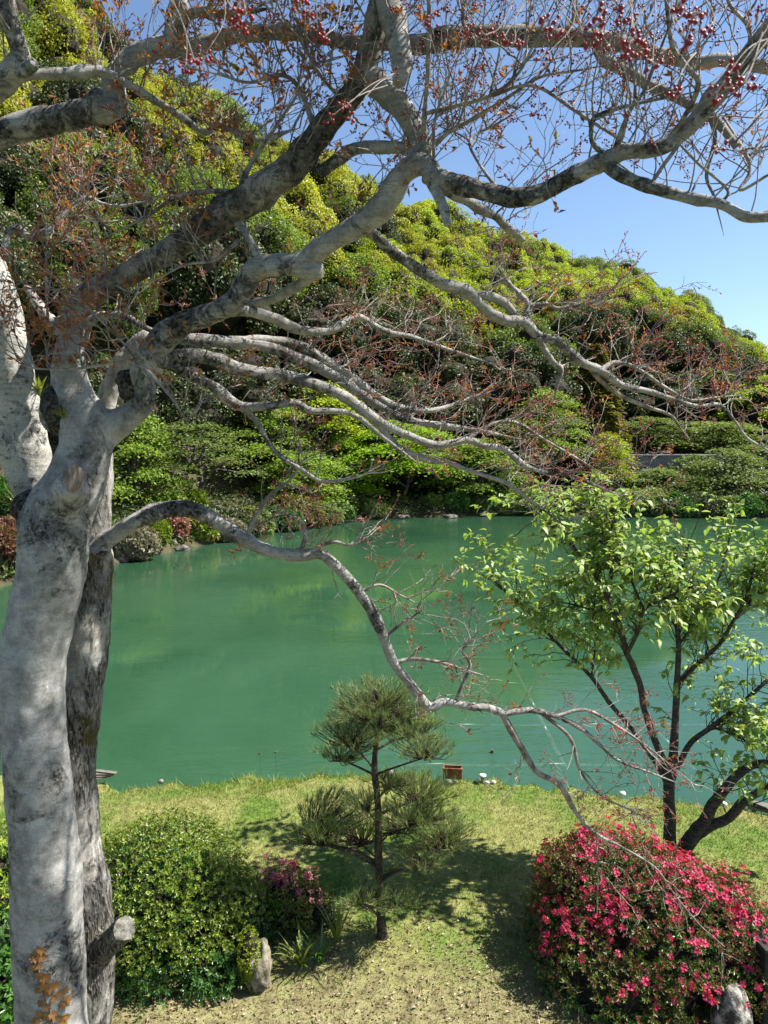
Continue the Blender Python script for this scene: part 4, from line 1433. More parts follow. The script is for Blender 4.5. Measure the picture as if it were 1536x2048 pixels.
# ---- leafy young tree at the right
lt_base = at_ground(1345, 1722)
lt = thing('leafy_tree', 'young multi-stemmed tree with drooping fresh green leaves behind the crimson azalea', 'tree', lt_base)
LY = float(lt_base[1])
LT = [
    ([(1338, 1740, 15), (1340, 1650, 12.5), (1338, 1575, 12), (1345, 1535, 11), (1350, 1450, 8), (1354, 1370, 7), (1357, 1290, 5.5), (1352, 1230, 4), (1362, 1150, 3), (1380, 1080, 2)], LY, LY - 0.1, 40),
    ([(1343, 1560, 10), (1326, 1520, 8), (1306, 1470, 7.5), (1288, 1415, 7), (1281, 1374, 7), (1265, 1330, 7), (1253, 1305, 6.5), (1238, 1249, 6), (1218, 1204, 5), (1193, 1154, 4), (1168, 1119, 3.5), (1138, 1084, 3), (1100, 1048, 2), (1060, 1020, 1.5)], LY, LY - 0.6, 45),
    ([(1340, 1575, 9), (1318, 1535, 6.5), (1268, 1464, 5), (1218, 1404, 5), (1183, 1354, 4.5), (1143, 1314, 4), (1088, 1259, 3.5), (1048, 1214, 3), (1008, 1179, 2.2), (975, 1140, 1.4)], LY, LY + 0.7, 40),
    ([(1348, 1545, 8), (1362, 1520, 6.5), (1383, 1484, 6), (1423, 1454, 5.5), (1468, 1419, 5), (1536, 1359, 4), (1590, 1300, 3)], LY, LY + 0.2, 30),
    ([(1354, 1370, 5), (1393, 1329, 5), (1438, 1289, 4.5), (1468, 1239, 4), (1493, 1194, 3), (1510, 1130, 2)], LY, LY - 0.5, 36),
    ([(1254, 1307, 5), (1278, 1259, 4), (1288, 1219, 4), (1333, 1195, 3), (1390, 1170, 2)], LY - 0.3, LY - 0.8, 30),
    ([(1350, 1735, 17), (1368, 1698, 16), (1392, 1661, 14), (1411, 1640, 13), (1423, 1612, 12), (1446, 1584, 11), (1466, 1559, 10), (1492, 1537, 9), (1515, 1528, 9), (1560, 1520, 8), (1620, 1480, 6)], LY, LY - 0.3, 14),
    ([(1372, 1694, 14), (1392, 1672, 12), (1423, 1651, 11), (1454, 1638, 10.5), (1484, 1607, 10), (1507, 1590, 9), (1540, 1575, 8), (1600, 1540, 7)], LY, LY - 0.4, 6),
    ([(1484, 1607, 6), (1507, 1610, 5), (1540, 1622, 5), (1600, 1640, 4)], LY - 0.2, LY - 0.3, 4),
    ([(1288, 1219, 3), (1262, 1160, 2.5), (1240, 1100, 2), (1225, 1040, 1.5)], LY - 0.4, LY - 0.4, 30),
    ([(1357, 1290, 3.5), (1400, 1230, 3), (1440, 1150, 2.5), (1460, 1070, 2)], LY, LY + 0.3, 34),
    ([(1238, 1249, 3), (1195, 1225, 2.5), (1150, 1210, 2), (1100, 1200, 1.5)], LY - 0.2, LY, 26),
    ([(1218, 1204, 3), (1222, 1130, 2.4), (1200, 1060, 2), (1150, 1010, 1.4)], LY - 0.3, LY - 0.1, 26),
    ([(1468, 1239, 3), (1520, 1180, 2.5), (1560, 1100, 2)], LY - 0.3, LY - 0.5, 24),
    ([(1423, 1454, 3), (1470, 1470, 2.5), (1520, 1500, 2)], LY + 0.1, LY - 0.2, 26),
    ([(1183, 1354, 2.5), (1190, 1290, 2), (1180, 1240, 1.5)], LY + 0.3, LY, 22),
]
GL = Grower()
lp, lax, lstart = [], [], []
for pts, a, b_, ntw in LT:
    Pth, R = limb(pts, a, b_, 5)
    R = R * 0.95
    c = MB()
    tube(c, Pth, R, 12 if pts[0][2] > 7 else 7, 0, rough=0.12, rs=14)
    c.build('stem', M['bark_dark'], lt)
    P, D = spawn_limb(Pth, R, ntw, 0.42 if len(pts) > 6 else 0.15, 1.0, 0.7, 0.8)
    D[:, 2] += 0.35
    o1, r1 = GL.grow(P, D, rng.uniform(0.25, 0.65, ntw), np.full(ntw, 0.007), np.full(ntw, 0.003), 6, 0.25, (0, 0, 0.05))
    n2 = ntw * 3
    P, D = spawn(o1, n2, 0.8, 0.7, 0.3, 1.0)
    o2, r2 = GL.grow(P, D, rng.uniform(0.12, 0.32, n2), np.full(n2, 0.0035), np.full(n2, 0.002), 5, 0.25, (0, 0, 0.03))
    for bundle, per in ((o1, 4), (o2, 4)):
        for k in range(per):
            i0 = -1 if k < 2 else (-2 if k < 4 else -3)
            lp.append(bundle[:, i0] + rng.normal(0, 0.012, (len(bundle), 3)))
            lax.append(nrm(bundle[:, -1] - bundle[:, -2]) * 0.6 + nrm(rng.normal(size=(len(bundle), 3)) * [1, 1, 0.35]) + [0, 0, -0.22])
c = MB()
for o_, r_ in GL.levels:
    tubes(c, o_, r_, 4)
c.build('twigs', M['bark_dark'], lt, kind='stuff')
lp, lax = np.vstack(lp), np.vstack(lax)
uu, vv = project(lp)
ok = (vv > 955 + 25 * np.sin(uu * 0.02)) & (uu < 1640)
lp, lax = lp[ok], lax[ok]
uu, vv = uu[ok], vv[ok]
inside = (uu > 0) & (uu < 1536) & (vv > 900)
near = np.where(inside)[0]
near = near[np.argsort(np.linalg.norm(lp[near] - CAM, axis=1))][:300]
V0, F0 = zip(*[big_leaf(0.103, 0.053, d_) for d_ in (0.2, 0.45, 0.7)])
lmesh = [MB().add(V0[k], F0[k]).mesh('leaf', M['cherry'], smooth=True) for k in range(3)]


def leaf_frame(p, ax, s):
    ax = Vector(ax).normalized()
    upv = Vector((rng.normal(0, 0.35), rng.normal(0, 0.35), 1))
    y_ = upv.cross(ax).normalized()
    z_ = ax.cross(y_)
    R3 = Matrix((ax, y_, z_)).transposed().to_4x4()
    return Matrix.Translation(Vector(p)) @ R3 @ Matrix.Scale(s, 4)


ns = set(near.tolist())
for i in near:
    link_copy('leaf', lmesh[i % 3], lt, leaf_frame(lp[i], lax[i], rng.uniform(0.8, 1.25)))
c = MB()
for i in range(len(lp)):
    if i in ns:
        continue
    Mx = np.array(leaf_frame(lp[i], lax[i], rng.uniform(0.75, 1.2)))
    c.add(V0[i % 3] @ Mx[:3, :3].T + Mx[:3, 3], F0[i % 3])
c.build('small_leaves', M['cherry'], lt, kind='stuff')

# ---- cloud-pruned pine
pb = at_ground(765, 1882)
PY = float(pb[1])
pt = thing('pine_tree', 'small cloud-pruned pine with layered needle pads on the lawn', 'tree', pb)
Pth, R = limb([(766, 1890, 14), (763, 1850, 11), (760, 1790, 10), (757, 1700, 9), (756, 1610, 8), (749, 1545, 7.5), (752, 1490, 6), (762, 1440, 5), (758, 1405, 4), (752, 1380, 3)], PY, PY, 5)
c = MB()
tube(c, Pth, R * 0.85, 12, 0, rough=0.18, rs=18)
c.build('trunk', M['bark_pine'], pt)
PADS = [  # u, v, rx px, rz px, dY, path of the branch carrying it, pale
    (755, 1388, 88, 50, 0.0, None, 0), (702, 1462, 70, 42, -0.15, [(750, 1540, 4), (725, 1510, 3), (700, 1490, 2)], 0), (690, 1500, 52, 30, 0.2, [(749, 1550, 4), (712, 1532, 3), (680, 1520, 2)], 0), (825, 1452, 66, 46, 0.1, [(752, 1500, 4), (790, 1480, 3), (830, 1470, 2)], 0),
    (838, 1490, 62, 36, -0.15, [(750, 1550, 4), (790, 1535, 3), (850, 1515, 2)], 0), (765, 1450, 50, 36, 0.25, [(755, 1480, 3), (765, 1460, 2)], 0),
    (668, 1618, 68, 50, 0.1, [(757, 1730, 5), (715, 1702, 4), (660, 1690, 3), (620, 1668, 2)], 0), (645, 1655, 58, 36, -0.15, [(757, 1735, 4), (690, 1700, 3), (640, 1690, 2)], 0), (705, 1650, 56, 40, 0.3, [(757, 1720, 3), (725, 1690, 2)], 0),
    (840, 1575, 66, 46, 0.1, [(756, 1630, 5), (790, 1615, 4), (840, 1600, 2)], 0), (820, 1625, 58, 36, -0.1, [(756, 1680, 4), (785, 1660, 3), (825, 1645, 2)], 0),
    (872, 1672, 66, 42, 0.0, [(757, 1760, 6), (800, 1735, 4), (850, 1715, 3), (890, 1690, 2)], 0), (835, 1715, 42, 24, -0.2, [(757, 1765, 4), (800, 1740, 3), (840, 1730, 2)], 0),
    (745, 1788, 58, 22, -0.3, [(760, 1835, 4), (735, 1812, 3), (710, 1800, 2)], 1), (800, 1795, 40, 16, -0.25, [(760, 1830, 3), (785, 1812, 2)], 1),
]
PADS += [(795, 1645, 60, 26, 0.2, [(757, 1690, 3), (780, 1665, 2)], 0), (722, 1600, 48, 24, -0.2, [(756, 1650, 3), (735, 1620, 2)], 0), (905, 1650, 44, 26, 0.1, [(820, 1728, 3), (880, 1690, 2)], 0), (612, 1668, 40, 22, 0.05, [(690, 1703, 3), (630, 1684, 2)], 0), (785, 1560, 46, 24, 0.1, [(755, 1600, 3), (775, 1575, 2)], 0), (860, 1622, 50, 24, -0.1, [(790, 1665, 3), (850, 1640, 2)], 0), (720, 1420, 60, 30, -0.2, [(755, 1460, 3), (730, 1435, 2)], 0), (800, 1415, 60, 30, 0.2, [(757, 1450, 3), (790, 1430, 2)], 0)]
for u, v, rx, rz_, dY, br, pale in PADS:
    rx, rz_ = rx * 1.12, rz_ * 0.78
    Yp = PY + dY
    cen = at(u, v, Yp)
    k = np.linalg.norm(cen - CAM) / FPX
    rx_, rzz = rx * k, rz_ * k
    if br:
        Pth, R = limb(br, PY, Yp, 4)
        c = MB()
        tube(c, Pth, R * 0.7, 7, 0, rough=0.2, rs=22)
        c.build('branch', M['bark_pine'], pt)
        root = Pth[-1]
    else:
        root = at(755, 1410, PY)
    nt_ = int(2.3 * (rx / 50) * (rz_ / 36) ** 0.5 * 36)
    d = rand_dirs(nt_)
    d[:, 2] = np.abs(d[:, 2]) * 0.9 - 0.25
    tipp = cen + d * np.array([rx_, rx_ * 0.95, rzz]) * rng.uniform(0.12, 1.2, nt_)[:, None] ** 0.6
    # branchlets fan out from the branch end to the tufts
    mid = root * 0.45 + tipp * 0.55 + np.array([0, 0, -0.25 * rzz]) + rng.normal(0, 0.02, (nt_, 3))
    c = MB()
    tubes(c, np.stack([np.broadcast_to(root, mid.shape) + rng.normal(0, 0.01, mid.shape), mid, tipp], 1), np.tile([0.0055, 0.004, 0.0025], (nt_, 1)), 3)
    c.build('branchlets', M['bark_pine'], pt, kind='stuff')
    per = 17
    ax = nrm(tipp - mid + [0, 0, 0.06])
    A_ = np.repeat(ax, per, 0)
    B_ = np.repeat(tipp, per, 0) - A_ * rng.uniform(0, 0.07, (nt_ * per, 1))
    dd = nrm(A_ * 0.9 + rand_dirs(nt_ * per) * 0.75 + [0, 0, 0.25])
    sd = nrm(np.cross(dd, rand_dirs(nt_ * per))) * 0.0019
    l = rng.uniform(0.055, 0.115, (nt_ * per, 1))
    V = np.stack([B_ - sd, B_ + sd, B_ + dd * l], 1).reshape(-1, 3)
    MB().add(V, np.arange(len(V)).reshape(-1, 3)).build('needle_pad', M['needle_pale' if pale else 'needle'], pt, kind='stuff', smooth=False)

# ---- the big pale berry tree in the foreground
bt = thing('berry_tree', 'big pale-barked tree with red berries, bronze young leaves and twisting limbs', 'tree', (at(95, 2048, 3.6)[0], 3.6, 0.0))


def voxel(name, tubes_list, mat, vox, parent, rough=0.010, sm=6):
    c = MB()
    for pth, r_ in tubes_list:
        tube(c, pth, r_, 20, 0)
    me = c.mesh('tmp', mat)
    o = bpy.data.objects.new('tmp', me)
    COL.objects.link(o)
    md = o.modifiers.new('r', 'REMESH')
    md.mode = 'VOXEL'
    md.voxel_size = vox
    s_ = o.modifiers.new('s', 'SMOOTH')
    s_.factor = 0.6
    s_.iterations = sm
    dg = bpy.context.evaluated_depsgraph_get()
    ev = o.evaluated_get(dg)
    m2 = bpy.data.meshes.new_from_object(ev)
    bpy.data.objects.remove(o)
    nv = len(m2.vertices)
    co = np.empty(nv * 3)
    m2.vertices.foreach_get('co', co)
    co = co.reshape(-1, 3)
    no = np.empty(nv * 3)
    m2.vertices.foreach_get('normal', no)
    no = no.reshape(-1, 3)
    dsp = np.array([nz((q[0], q[1], q[2] * 0.6), 5.0) * 1.5 + nz(q, 14.0, 3) * 0.6 + nz(q, 38.0, 6) * 0.22 for q in co]) * rough
    m2.vertices.foreach_set('co', (co + no * dsp[:, None]).ravel())
    m2.polygons.foreach_set('use_smooth', np.ones(len(m2.polygons), bool))
    m2.materials.clear()
    m2.materials.append(mat)
    m2.update()
    m2.name = name
    return link(name, m2, parent)


TY = 3.6
trunk_t = [
    limb([(105, 2300, 92), (102, 2060, 73), (96, 1850, 71), (84, 1650, 69), (68, 1450, 65), (66, 1330, 66), (86, 1220, 67), (104, 1130, 70), (112, 1050, 72), (150, 965, 60), (168, 900, 53), (168, 850, 54), (148, 800, 44), (139, 740, 34), (140, 680, 29), (146, 635, 28), (160, 604, 27), (200, 577, 26)], TY, TY - 0.1, 6),
    limb([(175, 882, 44), (215, 856, 34), (255, 836, 28), (283, 808, 25), (288, 778, 24), (284, 748, 27), (300, 712, 30), (330, 672, 28), (362, 648, 24), (415, 630, 22)], TY, TY - 0.15, 6),
    limb([(100, 1080, 60), (70, 1035, 42), (60, 1010, 34)], TY + 0.05, TY + 0.15, 5),
    limb([(135, 800, 44), (120, 830, 40), (130, 850, 36)], TY - 0.05, TY - 0.05, 4),
    limb([(122, 1040, 44), (135, 995, 36), (146, 965, 31)], TY - 0.08, TY - 0.26, 4),
    limb([(150, 640, 26), (118, 655, 18), (95, 640, 13), (70, 600, 11), (50, 570, 10)], TY, TY + 0.25, 4),
]
trunk = voxel('trunk', trunk_t, M['bark_pale'], 0.013, bt)
stem_t = [limb([(178, 2300, 60), (178, 2060, 46), (182, 1900, 50), (176, 1800, 46), (160, 1700, 46), (150, 1600, 46), (148, 1500, 44), (160, 1400, 46), (170, 1300, 47), (182, 1200, 40), (190, 1110, 33), (200, 1030, 24), (205, 960, 22), (206, 880, 20), (215, 800, 22), (236, 745, 22), (262, 700, 20), (300, 668, 16)], TY + 0.34, TY + 0.26, 6),
          limb([(185, 1912, 40), (205, 1895, 32), (222, 1880, 25)], TY + 0.30, TY + 0.22, 5)]
stem = voxel('second_stem', stem_t, M['bark_streaked'], 0.013, bt, rough=0.012)
ls_t = [limb([(80, 1060, 40), (72, 1000, 43), (62, 950, 46), (45, 880, 52), (32, 800, 49), (16, 720, 47), (0, 620, 46), (-32, 530, 42), (-68, 440, 40), (-75, 360, 36), (-55, 295, 32), (-20, 275, 30)], TY + 0.2, TY - 0.1, 6)]
lstem = voxel('left_stem', ls_t, M['bark_speckled'], 0.014, bt, rough=0.010)
# sawn ends
def disc(parent, name, c0, n, rx, ry, mat, rough=0.04):
    q = np.array(Vector(n).to_track_quat('Z', 'Y').to_matrix())
    a = np.arange(24) * 2 * math.pi / 24
    rr = 1 + np.array([rough * nz((math.cos(t_) * 2, math.sin(t_) * 2, c0[0]), 1.0, 3) for t_ in a])
    ring = np.stack([rx * rr * np.cos(a), ry * rr * np.sin(a), 0 * a], -1)
    V = np.vstack([ring, ring * 0.93 + [0, 0, 0.010], ring * 0.5 + [0, 0, 0.005], [[0, 0, 0.004]]])
    F4 = np.vstack([np.stack([j * 24 + np.arange(24), j * 24 + (np.arange(24) + 1) % 24, (j + 1) * 24 + (np.arange(24) + 1) % 24, (j + 1) * 24 + np.arange(24)], -1) for j in range(2)])
    F3 = np.stack([48 + np.arange(24), 48 + (np.arange(24) + 1) % 24, np.full(24, 72)], -1)
    c = MB()
    c.add(V @ q.T + np.asarray(c0), F4)
    c.add(V @ q.T + np.asarray(c0), F3)
    o = c.build(name, mat, parent)
    return o


e0 = at(147, 957, TY - 0.285)
disc(trunk, 'sawn_face', e0, (0.12, -1.0, 0.28), 0.050, 0.066, M['cut_wood'])
Pth, R = limb([(190, 1908, 29), (220, 1884, 25), (249, 1858, 24)], TY + 0.28, TY + 0.10, 6)
c = MB()
tube(c, Pth, R, 18, 0, rough=0.22, rs=16, cap_mat=1)
c.build('branch_stub', [M['bark_streaked'], M['lichen_face']], stem)
for u_, v_, dy_, rr_b, sd_ in ((128, 822, -0.10, (40, 34, 46), 1.0), (264, 768, -0.06, (28, 24, 30), 2.0), (62, 1018, -0.02, (30, 30, 34), 3.0)):
    pc = at(u_, v_, TY + dy_ if v_ > 300 else 3.18)
    kk = np.linalg.norm(pc - CAM) / FPX
    rock_mb(MB(), pc, np.array(rr_b) * kk, 4, 0.22, sd_).build('burr', M['bark_burr'], trunk)

BR = [  # path, Y0, Y1, twig count weight, bias, material
    # great slanting limb and the limbs over the top
    ('L1', [(152, 612, 26), (200, 577, 26), (280, 537, 24), (340, 502, 25), (400, 462, 28), (460, 420, 30), (530, 376, 30), (580, 340, 28), (620, 292, 26), (652, 250, 24), (690, 205, 24), (720, 160, 24), (742, 95, 23), (755, 30, 22), (770, -50, 22)], 3.5, 2.9, 26),
    ('L2', [(362, 648, 24), (415, 630, 22), (465, 605, 21), (490, 568, 22), (512, 540, 24), (555, 530, 21), (600, 527, 21), (640, 497, 21), (690, 466, 21), (735, 440, 23), (770, 405, 25), (795, 362, 24), (820, 337, 23), (850, 330, 21), (870, 352, 19)], 3.45, 2.95, 14),
    ('knob', [(590, 530, 22), (620, 538, 22), (638, 546, 17), (645, 549, 8)], 3.2, 3.2, 0),
    ('B1', [(855, 345, 20), (890, 362, 20), (930, 373, 20), (980, 385, 18), (1030, 395, 19), (1080, 386, 19), (1130, 361, 18), (1180, 336, 18), (1220, 316, 17), (1260, 302, 15), (1310, 298, 15), (1350, 280, 15), (1390, 242, 17), (1420, 203, 18), (1450, 170, 17), (1490, 120, 18), (1536, 60, 18), (1580, 20, 18)], 2.95, 2.45, 40),
    ('B1b', [(1205, 320, 14), (1240, 350, 12), (1290, 370, 12), (1340, 385, 12), (1390, 398, 11), (1440, 407, 11), (1490, 432, 11), (1536, 433, 11), (1600, 420, 10)], 2.7, 2.5, 16),
    ('stub', [(862, 352, 15), (875, 385, 12), (886, 412, 10), (896, 450, 8)], 2.95, 2.9, 0),
    ('B2', [(875, 365, 13), (905, 388, 11), (935, 402, 10), (962, 420, 9), (990, 432, 8), (1012, 452, 8), (1046, 480, 6)], 2.97, 3.3, 14),
    ('V1', [(768, -60, 27), (782, 20, 25), (797, 80, 23), (803, 130, 20), (798, 168, 13)], 2.45, 2.6, 4),
    ('V2', [(735, 150, 24), (765, 180, 24), (795, 205, 23), (825, 250, 21), (845, 300, 20), (852, 345, 20)], 2.9, 2.95, 8),
    ('W1', [(640, 345, 12), (675, 320, 13), (710, 298, 13), (768, 295, 12), (805, 298, 11), (840, 318, 9)], 3.2, 3.0, 8),
    ('U1', [(-60, 300, 31), (0, 268, 29), (60, 250, 29), (120, 236, 28), (180, 220, 26), (222, 205, 27), (228, 172, 22), (240, 138, 21), (272, 110, 22), (320, 95, 20), (350, 93, 20), (385, 95, 18), (420, 85, 17), (460, 73, 15), (520, 66, 14), (580, 65, 14), (640, 74, 13), (700, 85, 14), (770, 84, 16), (843, 90, 18), (893, 76, 20), (993, 72, 20), (1118, 75, 18), (1183, 78, 16), (1243, 88, 15), (1318, 110, 14), (1393, 125, 14), (1443, 120, 14), (1536, 135, 13), (1620, 150, 12)], 3.4, 2.9, 46),
    ('U1end', [(195, 215, 24), (228, 218, 21), (240, 220, 15)], 3.3, 3.25, 0),
    ('U1f', [(345, 95, 20), (350, 60, 17), (364, 32, 18), (356, 0, 17), (340, -50, 16)], 3.25, 3.1, 6),
    ('U1g', [(364, 35, 11), (400, 22, 10), (450, 28, 8), (500, 22, 5)], 3.2, 3.1, 6),
    ('U0', [(-60, 205, 28), (0, 165, 28), (28, 140, 25), (40, 108, 20), (26, 60, 17), (15, 10, 17), (8, -50, 17)], 3.1, 2.9, 6),
    ('U0b', [(35, 155, 14), (62, 132, 13), (68, 124, 10)], 3.0, 2.95, 0),
    ('U3', [(20, 160, 13), (60, 150, 12), (100, 148, 12), (150, 146, 12), (190, 140, 12), (215, 146, 9), (250, 165, 9), (300, 195, 8), (350, 225, 7), (410, 265, 6), (432, 250, 6), (480, 265, 5.5), (520, 280, 5), (560, 268, 4)], 3.5, 3.8, 30),
    ('U2', [(1195, 95, 13), (1208, 120, 12), (1248, 140, 12), (1288, 165, 11), (1338, 188, 11), (1388, 215, 10), (1428, 237, 9), (1473, 292, 8)], 2.9, 2.7, 12),
    # spreading limbs to the right
    ('Ra', [(320, 672, 16), (345, 675, 13), (425, 682, 13), (500, 687, 13), (550, 697, 13), (600, 717, 12), (640, 735, 12), (690, 765, 11), (740, 800, 10), (768, 817, 9), (798, 834, 8), (843, 845, 7), (893, 853, 6), (950, 860, 5), (1000, 870, 3)], 3.55, 4.5, 30),
    ('Ra2', [(480, 684, 10), (520, 680, 10), (565, 684, 10), (610, 696, 10), (645, 718, 10), (700, 753, 9), (750, 790, 8), (800, 815, 7), (870, 820, 5), (930, 800, 4)], 3.7, 4.4, 22),
    ('Rb', [(318, 706, 16), (345, 712, 14), (400, 712, 14), (440, 722, 13), (500, 742, 12), (550, 748, 12), (625, 767, 12), (675, 786, 11), (715, 812, 11), (745, 834, 10), (768, 848, 9), (808, 868, 8), (873, 890, 8), (933, 880, 7), (968, 892, 7), (1008, 898, 6), (1043, 927, 6), (1078, 942, 5), (1143, 952, 4), (1193, 972, 3)], 3.5, 4.6, 40),
    ('Rb2', [(740, 830, 8), (768, 862, 7), (798, 896, 6.5), (858, 921, 6), (898, 926, 5), (950, 945, 4), (1010, 965, 4), (1060, 1000, 3), (1100, 1030, 2)], 3.9, 4.5, 22),
    ('Rb3', [(933, 880, 5), (980, 850, 4), (1030, 845, 4), (1090, 880, 3), (1150, 915, 3)], 4.2, 4.5, 18),
    ('Rc', [(318, 722, 14), (345, 732, 12), (385, 752, 12), (425, 772, 11), (460, 802, 11), (490, 814, 10), (540, 812, 8), (590, 807, 8), (625, 822, 7), (675, 822, 6), (715, 834, 5), (760, 870, 4), (800, 900, 3)], 3.5, 4.1, 12),
    ('Rc2', [(485, 812, 8), (515, 847, 6), (550, 902, 5), (600, 937, 5), (645, 962, 4), (700, 957, 3), (740, 945, 2)], 3.7, 4.1, 10),
    ('Rd', [(700, 462, 12), (735, 462, 11), (770, 490, 11), (798, 512, 11), (843, 542, 12), (883, 567, 12), (933, 582, 12), (968, 617, 11), (1008, 640, 11), (1048, 645, 11), (1078, 672, 10), (1118, 685, 10), (1158, 722, 9), (1203, 742, 8), (1243, 770, 7), (1293, 782, 6), (1343, 797, 5), (1393, 812, 4), (1438, 810, 3.5), (1468, 840, 3), (1493, 875, 2.5), (1530, 897, 2)], 3.2, 4.2, 34),
    ('Rd2', [(945, 590, 9), (965, 590, 9), (993, 597, 9), (1015, 612, 9), (1036, 638, 8)], 3.5, 3.6, 6),
    ('Rd3', [(1074, 668, 7), (1088, 697, 6), (1108, 727, 6), (1122, 738, 6), (1115, 768, 4)], 3.6, 3.6, 4),
    ('Rd4', [(1046, 645, 8), (1058, 612, 7), (1038, 588, 6), (1018, 567, 4), (1000, 540, 3)], 3.6, 3.7, 10),
    ('Rd5', [(1055, 615, 5), (1090, 608, 5), (1118, 617, 4), (1168, 607, 3)], 3.65, 3.7, 10),
    ('Rd6', [(1200, 742, 6), (1230, 725, 5), (1270, 735, 4), (1330, 775, 4), (1380, 800, 3), (1430, 795, 2)], 3.9, 4.2, 14),
    ('Rd7', [(1180, 735, 6), (1200, 760, 5), (1240, 790, 5), (1290, 812, 4), (1340, 830, 3), (1360, 855, 2)], 3.9, 4.2, 12),
    ('Re', [(430, 625, 13), (490, 622, 11), (550, 637, 11), (600, 660, 10), (665, 660, 8), (710, 633, 7), (750, 652, 6), (780, 666, 5.5), (818, 672, 5), (870, 690, 4), (930, 710, 3)], 3.6, 4.4, 26),
    ('Rf', [(640, 540, 11), (605, 566, 10), (575, 582, 10), (545, 598, 9), (510, 606, 8), (480, 612, 6)], 3.3, 3.6, 6),
    ('curl', [(168, 690, 10), (172, 662, 9), (180, 645, 9), (196, 633, 9), (222, 630, 8), (252, 634, 7), (290, 655, 6), (320, 668, 6)], 3.65, 3.6, 6),
    ('left_low', [(-20, 530, 8), (8, 500, 8), (18, 466, 8.5), (36, 457, 8.5), (60, 476, 8), (86, 466, 8), (110, 450, 8), (122, 434, 7), (145, 410, 6), (176, 396, 5), (205, 408, 4), (240, 412, 3), (280, 405, 2)], 3.9, 4.1, 30),
    ('left_low2', [(145, 410, 6), (139, 396, 5), (148, 384, 5), (165, 392, 4), (150, 350, 2)], 4.0, 4.1, 14),
    ('bough', [(470, 412, 8), (475, 390, 6), (440, 382, 5), (380, 388, 5), (340, 400, 4), (300, 430, 3), (250, 455, 2)], 3.3, 3.3, 20),
    ('bough2', [(475, 410, 8), (490, 350, 6), (520, 300, 4), (560, 240, 3), (600, 180, 2)], 3.2, 3.0, 18),
    ('bough3', [(640, 290, 7), (600, 180, 5), (560, 150, 4), (500, 165, 3), (440, 150, 2)], 3.0, 2.9, 22),
    ('bough4', [(468, 435, 8), (492, 470, 8), (510, 500, 8), (520, 530, 7)], 3.3, 3.3, 0),
    # twigs over the sky at the top right
    ('T1', [(850, 320, 8), (848, 250, 7), (856, 140, 6.5), (858, 0, 6), (860, -40, 6)], 2.8, 2.6, 16),
    ('T2', [(853, 226, 6), (918, 210, 5.5), (983, 190, 5), (1038, 145, 4), (1080, 60, 3)], 2.75, 2.6, 22),
    ('T3', [(865, 295, 7), (900, 262, 6), (933, 245, 5.5), (1008, 200, 5), (1078, 155, 4), (1160, 140, 3)], 2.9, 2.7, 26),
    ('T4', [(985, 192, 5), (1040, 172, 4.5), (1085, 178, 4.5), (1148, 220, 4.5), (1213, 262, 4)], 2.7, 2.7, 16),
    ('T5', [(1222, 318, 8), (1185, 285, 7), (1186, 240, 7), (1203, 228, 6), (1243, 215, 5), (1308, 200, 4), (1360, 190, 3)], 2.7, 2.55, 18),
    ('T6', [(1228, 305, 8), (1250, 245, 7), (1266, 210, 6), (1290, 178, 5), (1320, 100, 4)], 2.68, 2.5, 16),
    ('T7', [(1328, 290, 7), (1368, 235, 7), (1397, 168, 8), (1370, 130, 7), (1344, 90, 6), (1333, 0, 6), (1330, -40, 6)], 2.55, 2.2, 14),
    ('T8', [(1395, 225, 7), (1413, 228, 6), (1430, 275, 6), (1413, 350, 5), (1428, 392, 4), (1438, 432, 2)], 2.6, 2.6, 8),
    ('T9', [(1300, 372, 6), (1326, 332, 5.5), (1352, 298, 5)], 2.6, 2.6, 0),
    ('T10', [(1445, 235, 6), (1500, 330, 5), (1480, 380, 5), (1536, 350, 4)], 2.6, 2.6, 12),
    ('T11', [(880, 360, 5), (868, 320, 5), (870, 240, 4), (890, 180, 3)], 2.7, 2.6, 8),
    ('T12', [(1010, 396, 6), (960, 330, 4), (940, 280, 3.5), (990, 250, 3)], 2.9, 3.1, 26),
    ('T13', [(1440, 408, 5), (1455, 380, 4), (1400, 330, 4), (1370, 300, 3)], 2.55, 2.6, 8),
    ('T14', [(1490, 120, 7), (1500, 60, 6), (1460, 10, 5), (1450, -40, 5)], 2.4, 2.0, 14),
    ('T15', [(1120, 76, 7), (1150, 30, 6), (1140, -40, 6)], 2.9, 2.5, 14),
    ('T16', [(945, 75, 6), (925, 40, 5), (935, -30, 5)], 2.85, 2.5, 14),
    ('T17', [(690, 205, 6), (640, 150, 5), (600, 80, 4), (540, 20, 3)], 2.95, 2.8, 24),
    # low branch sweeping out over the pond and its drooping end
    ('crown1', [(770, -50, 24), (840, -180, 20), (960, -330, 15), (1120, -430, 10), (1260, -480, 6)], 3.2, 3.7, 70),
    ('crown2', [(840, -180, 14), (1000, -220, 11), (1180, -260, 8), (1360, -320, 5)], 3.3, 3.8, 70),
    ('crown3', [(1000, -350, 12), (1180, -560, 9), (1400, -700, 6), (1560, -760, 4)], 3.4, 3.6, 70),
    ('crown4', [(840, -180, 13), (1010, -480, 10), (1150, -720, 7), (1300, -900, 4)], 3.3, 3.5, 60),
    ('crown5', [(1120, -260, 9), (1330, -150, 7), (1500, -200, 5), (1650, -330, 3)], 3.6, 3.9, 50),
    ('spray1', [(96, 645, 3), (92, 560, 2.5), (92, 480, 1.5)], 3.35, 3.3, 10),
    ('spray2', [(290, 715, 3.5), (220, 728, 3), (140, 738, 2.5), (60, 735, 2), (20, 712, 1)], 3.2, 3.15, 26),
    ('spray3', [(300, 760, 3), (250, 690, 2.5), (205, 645, 2)], 3.25, 3.2, 16),
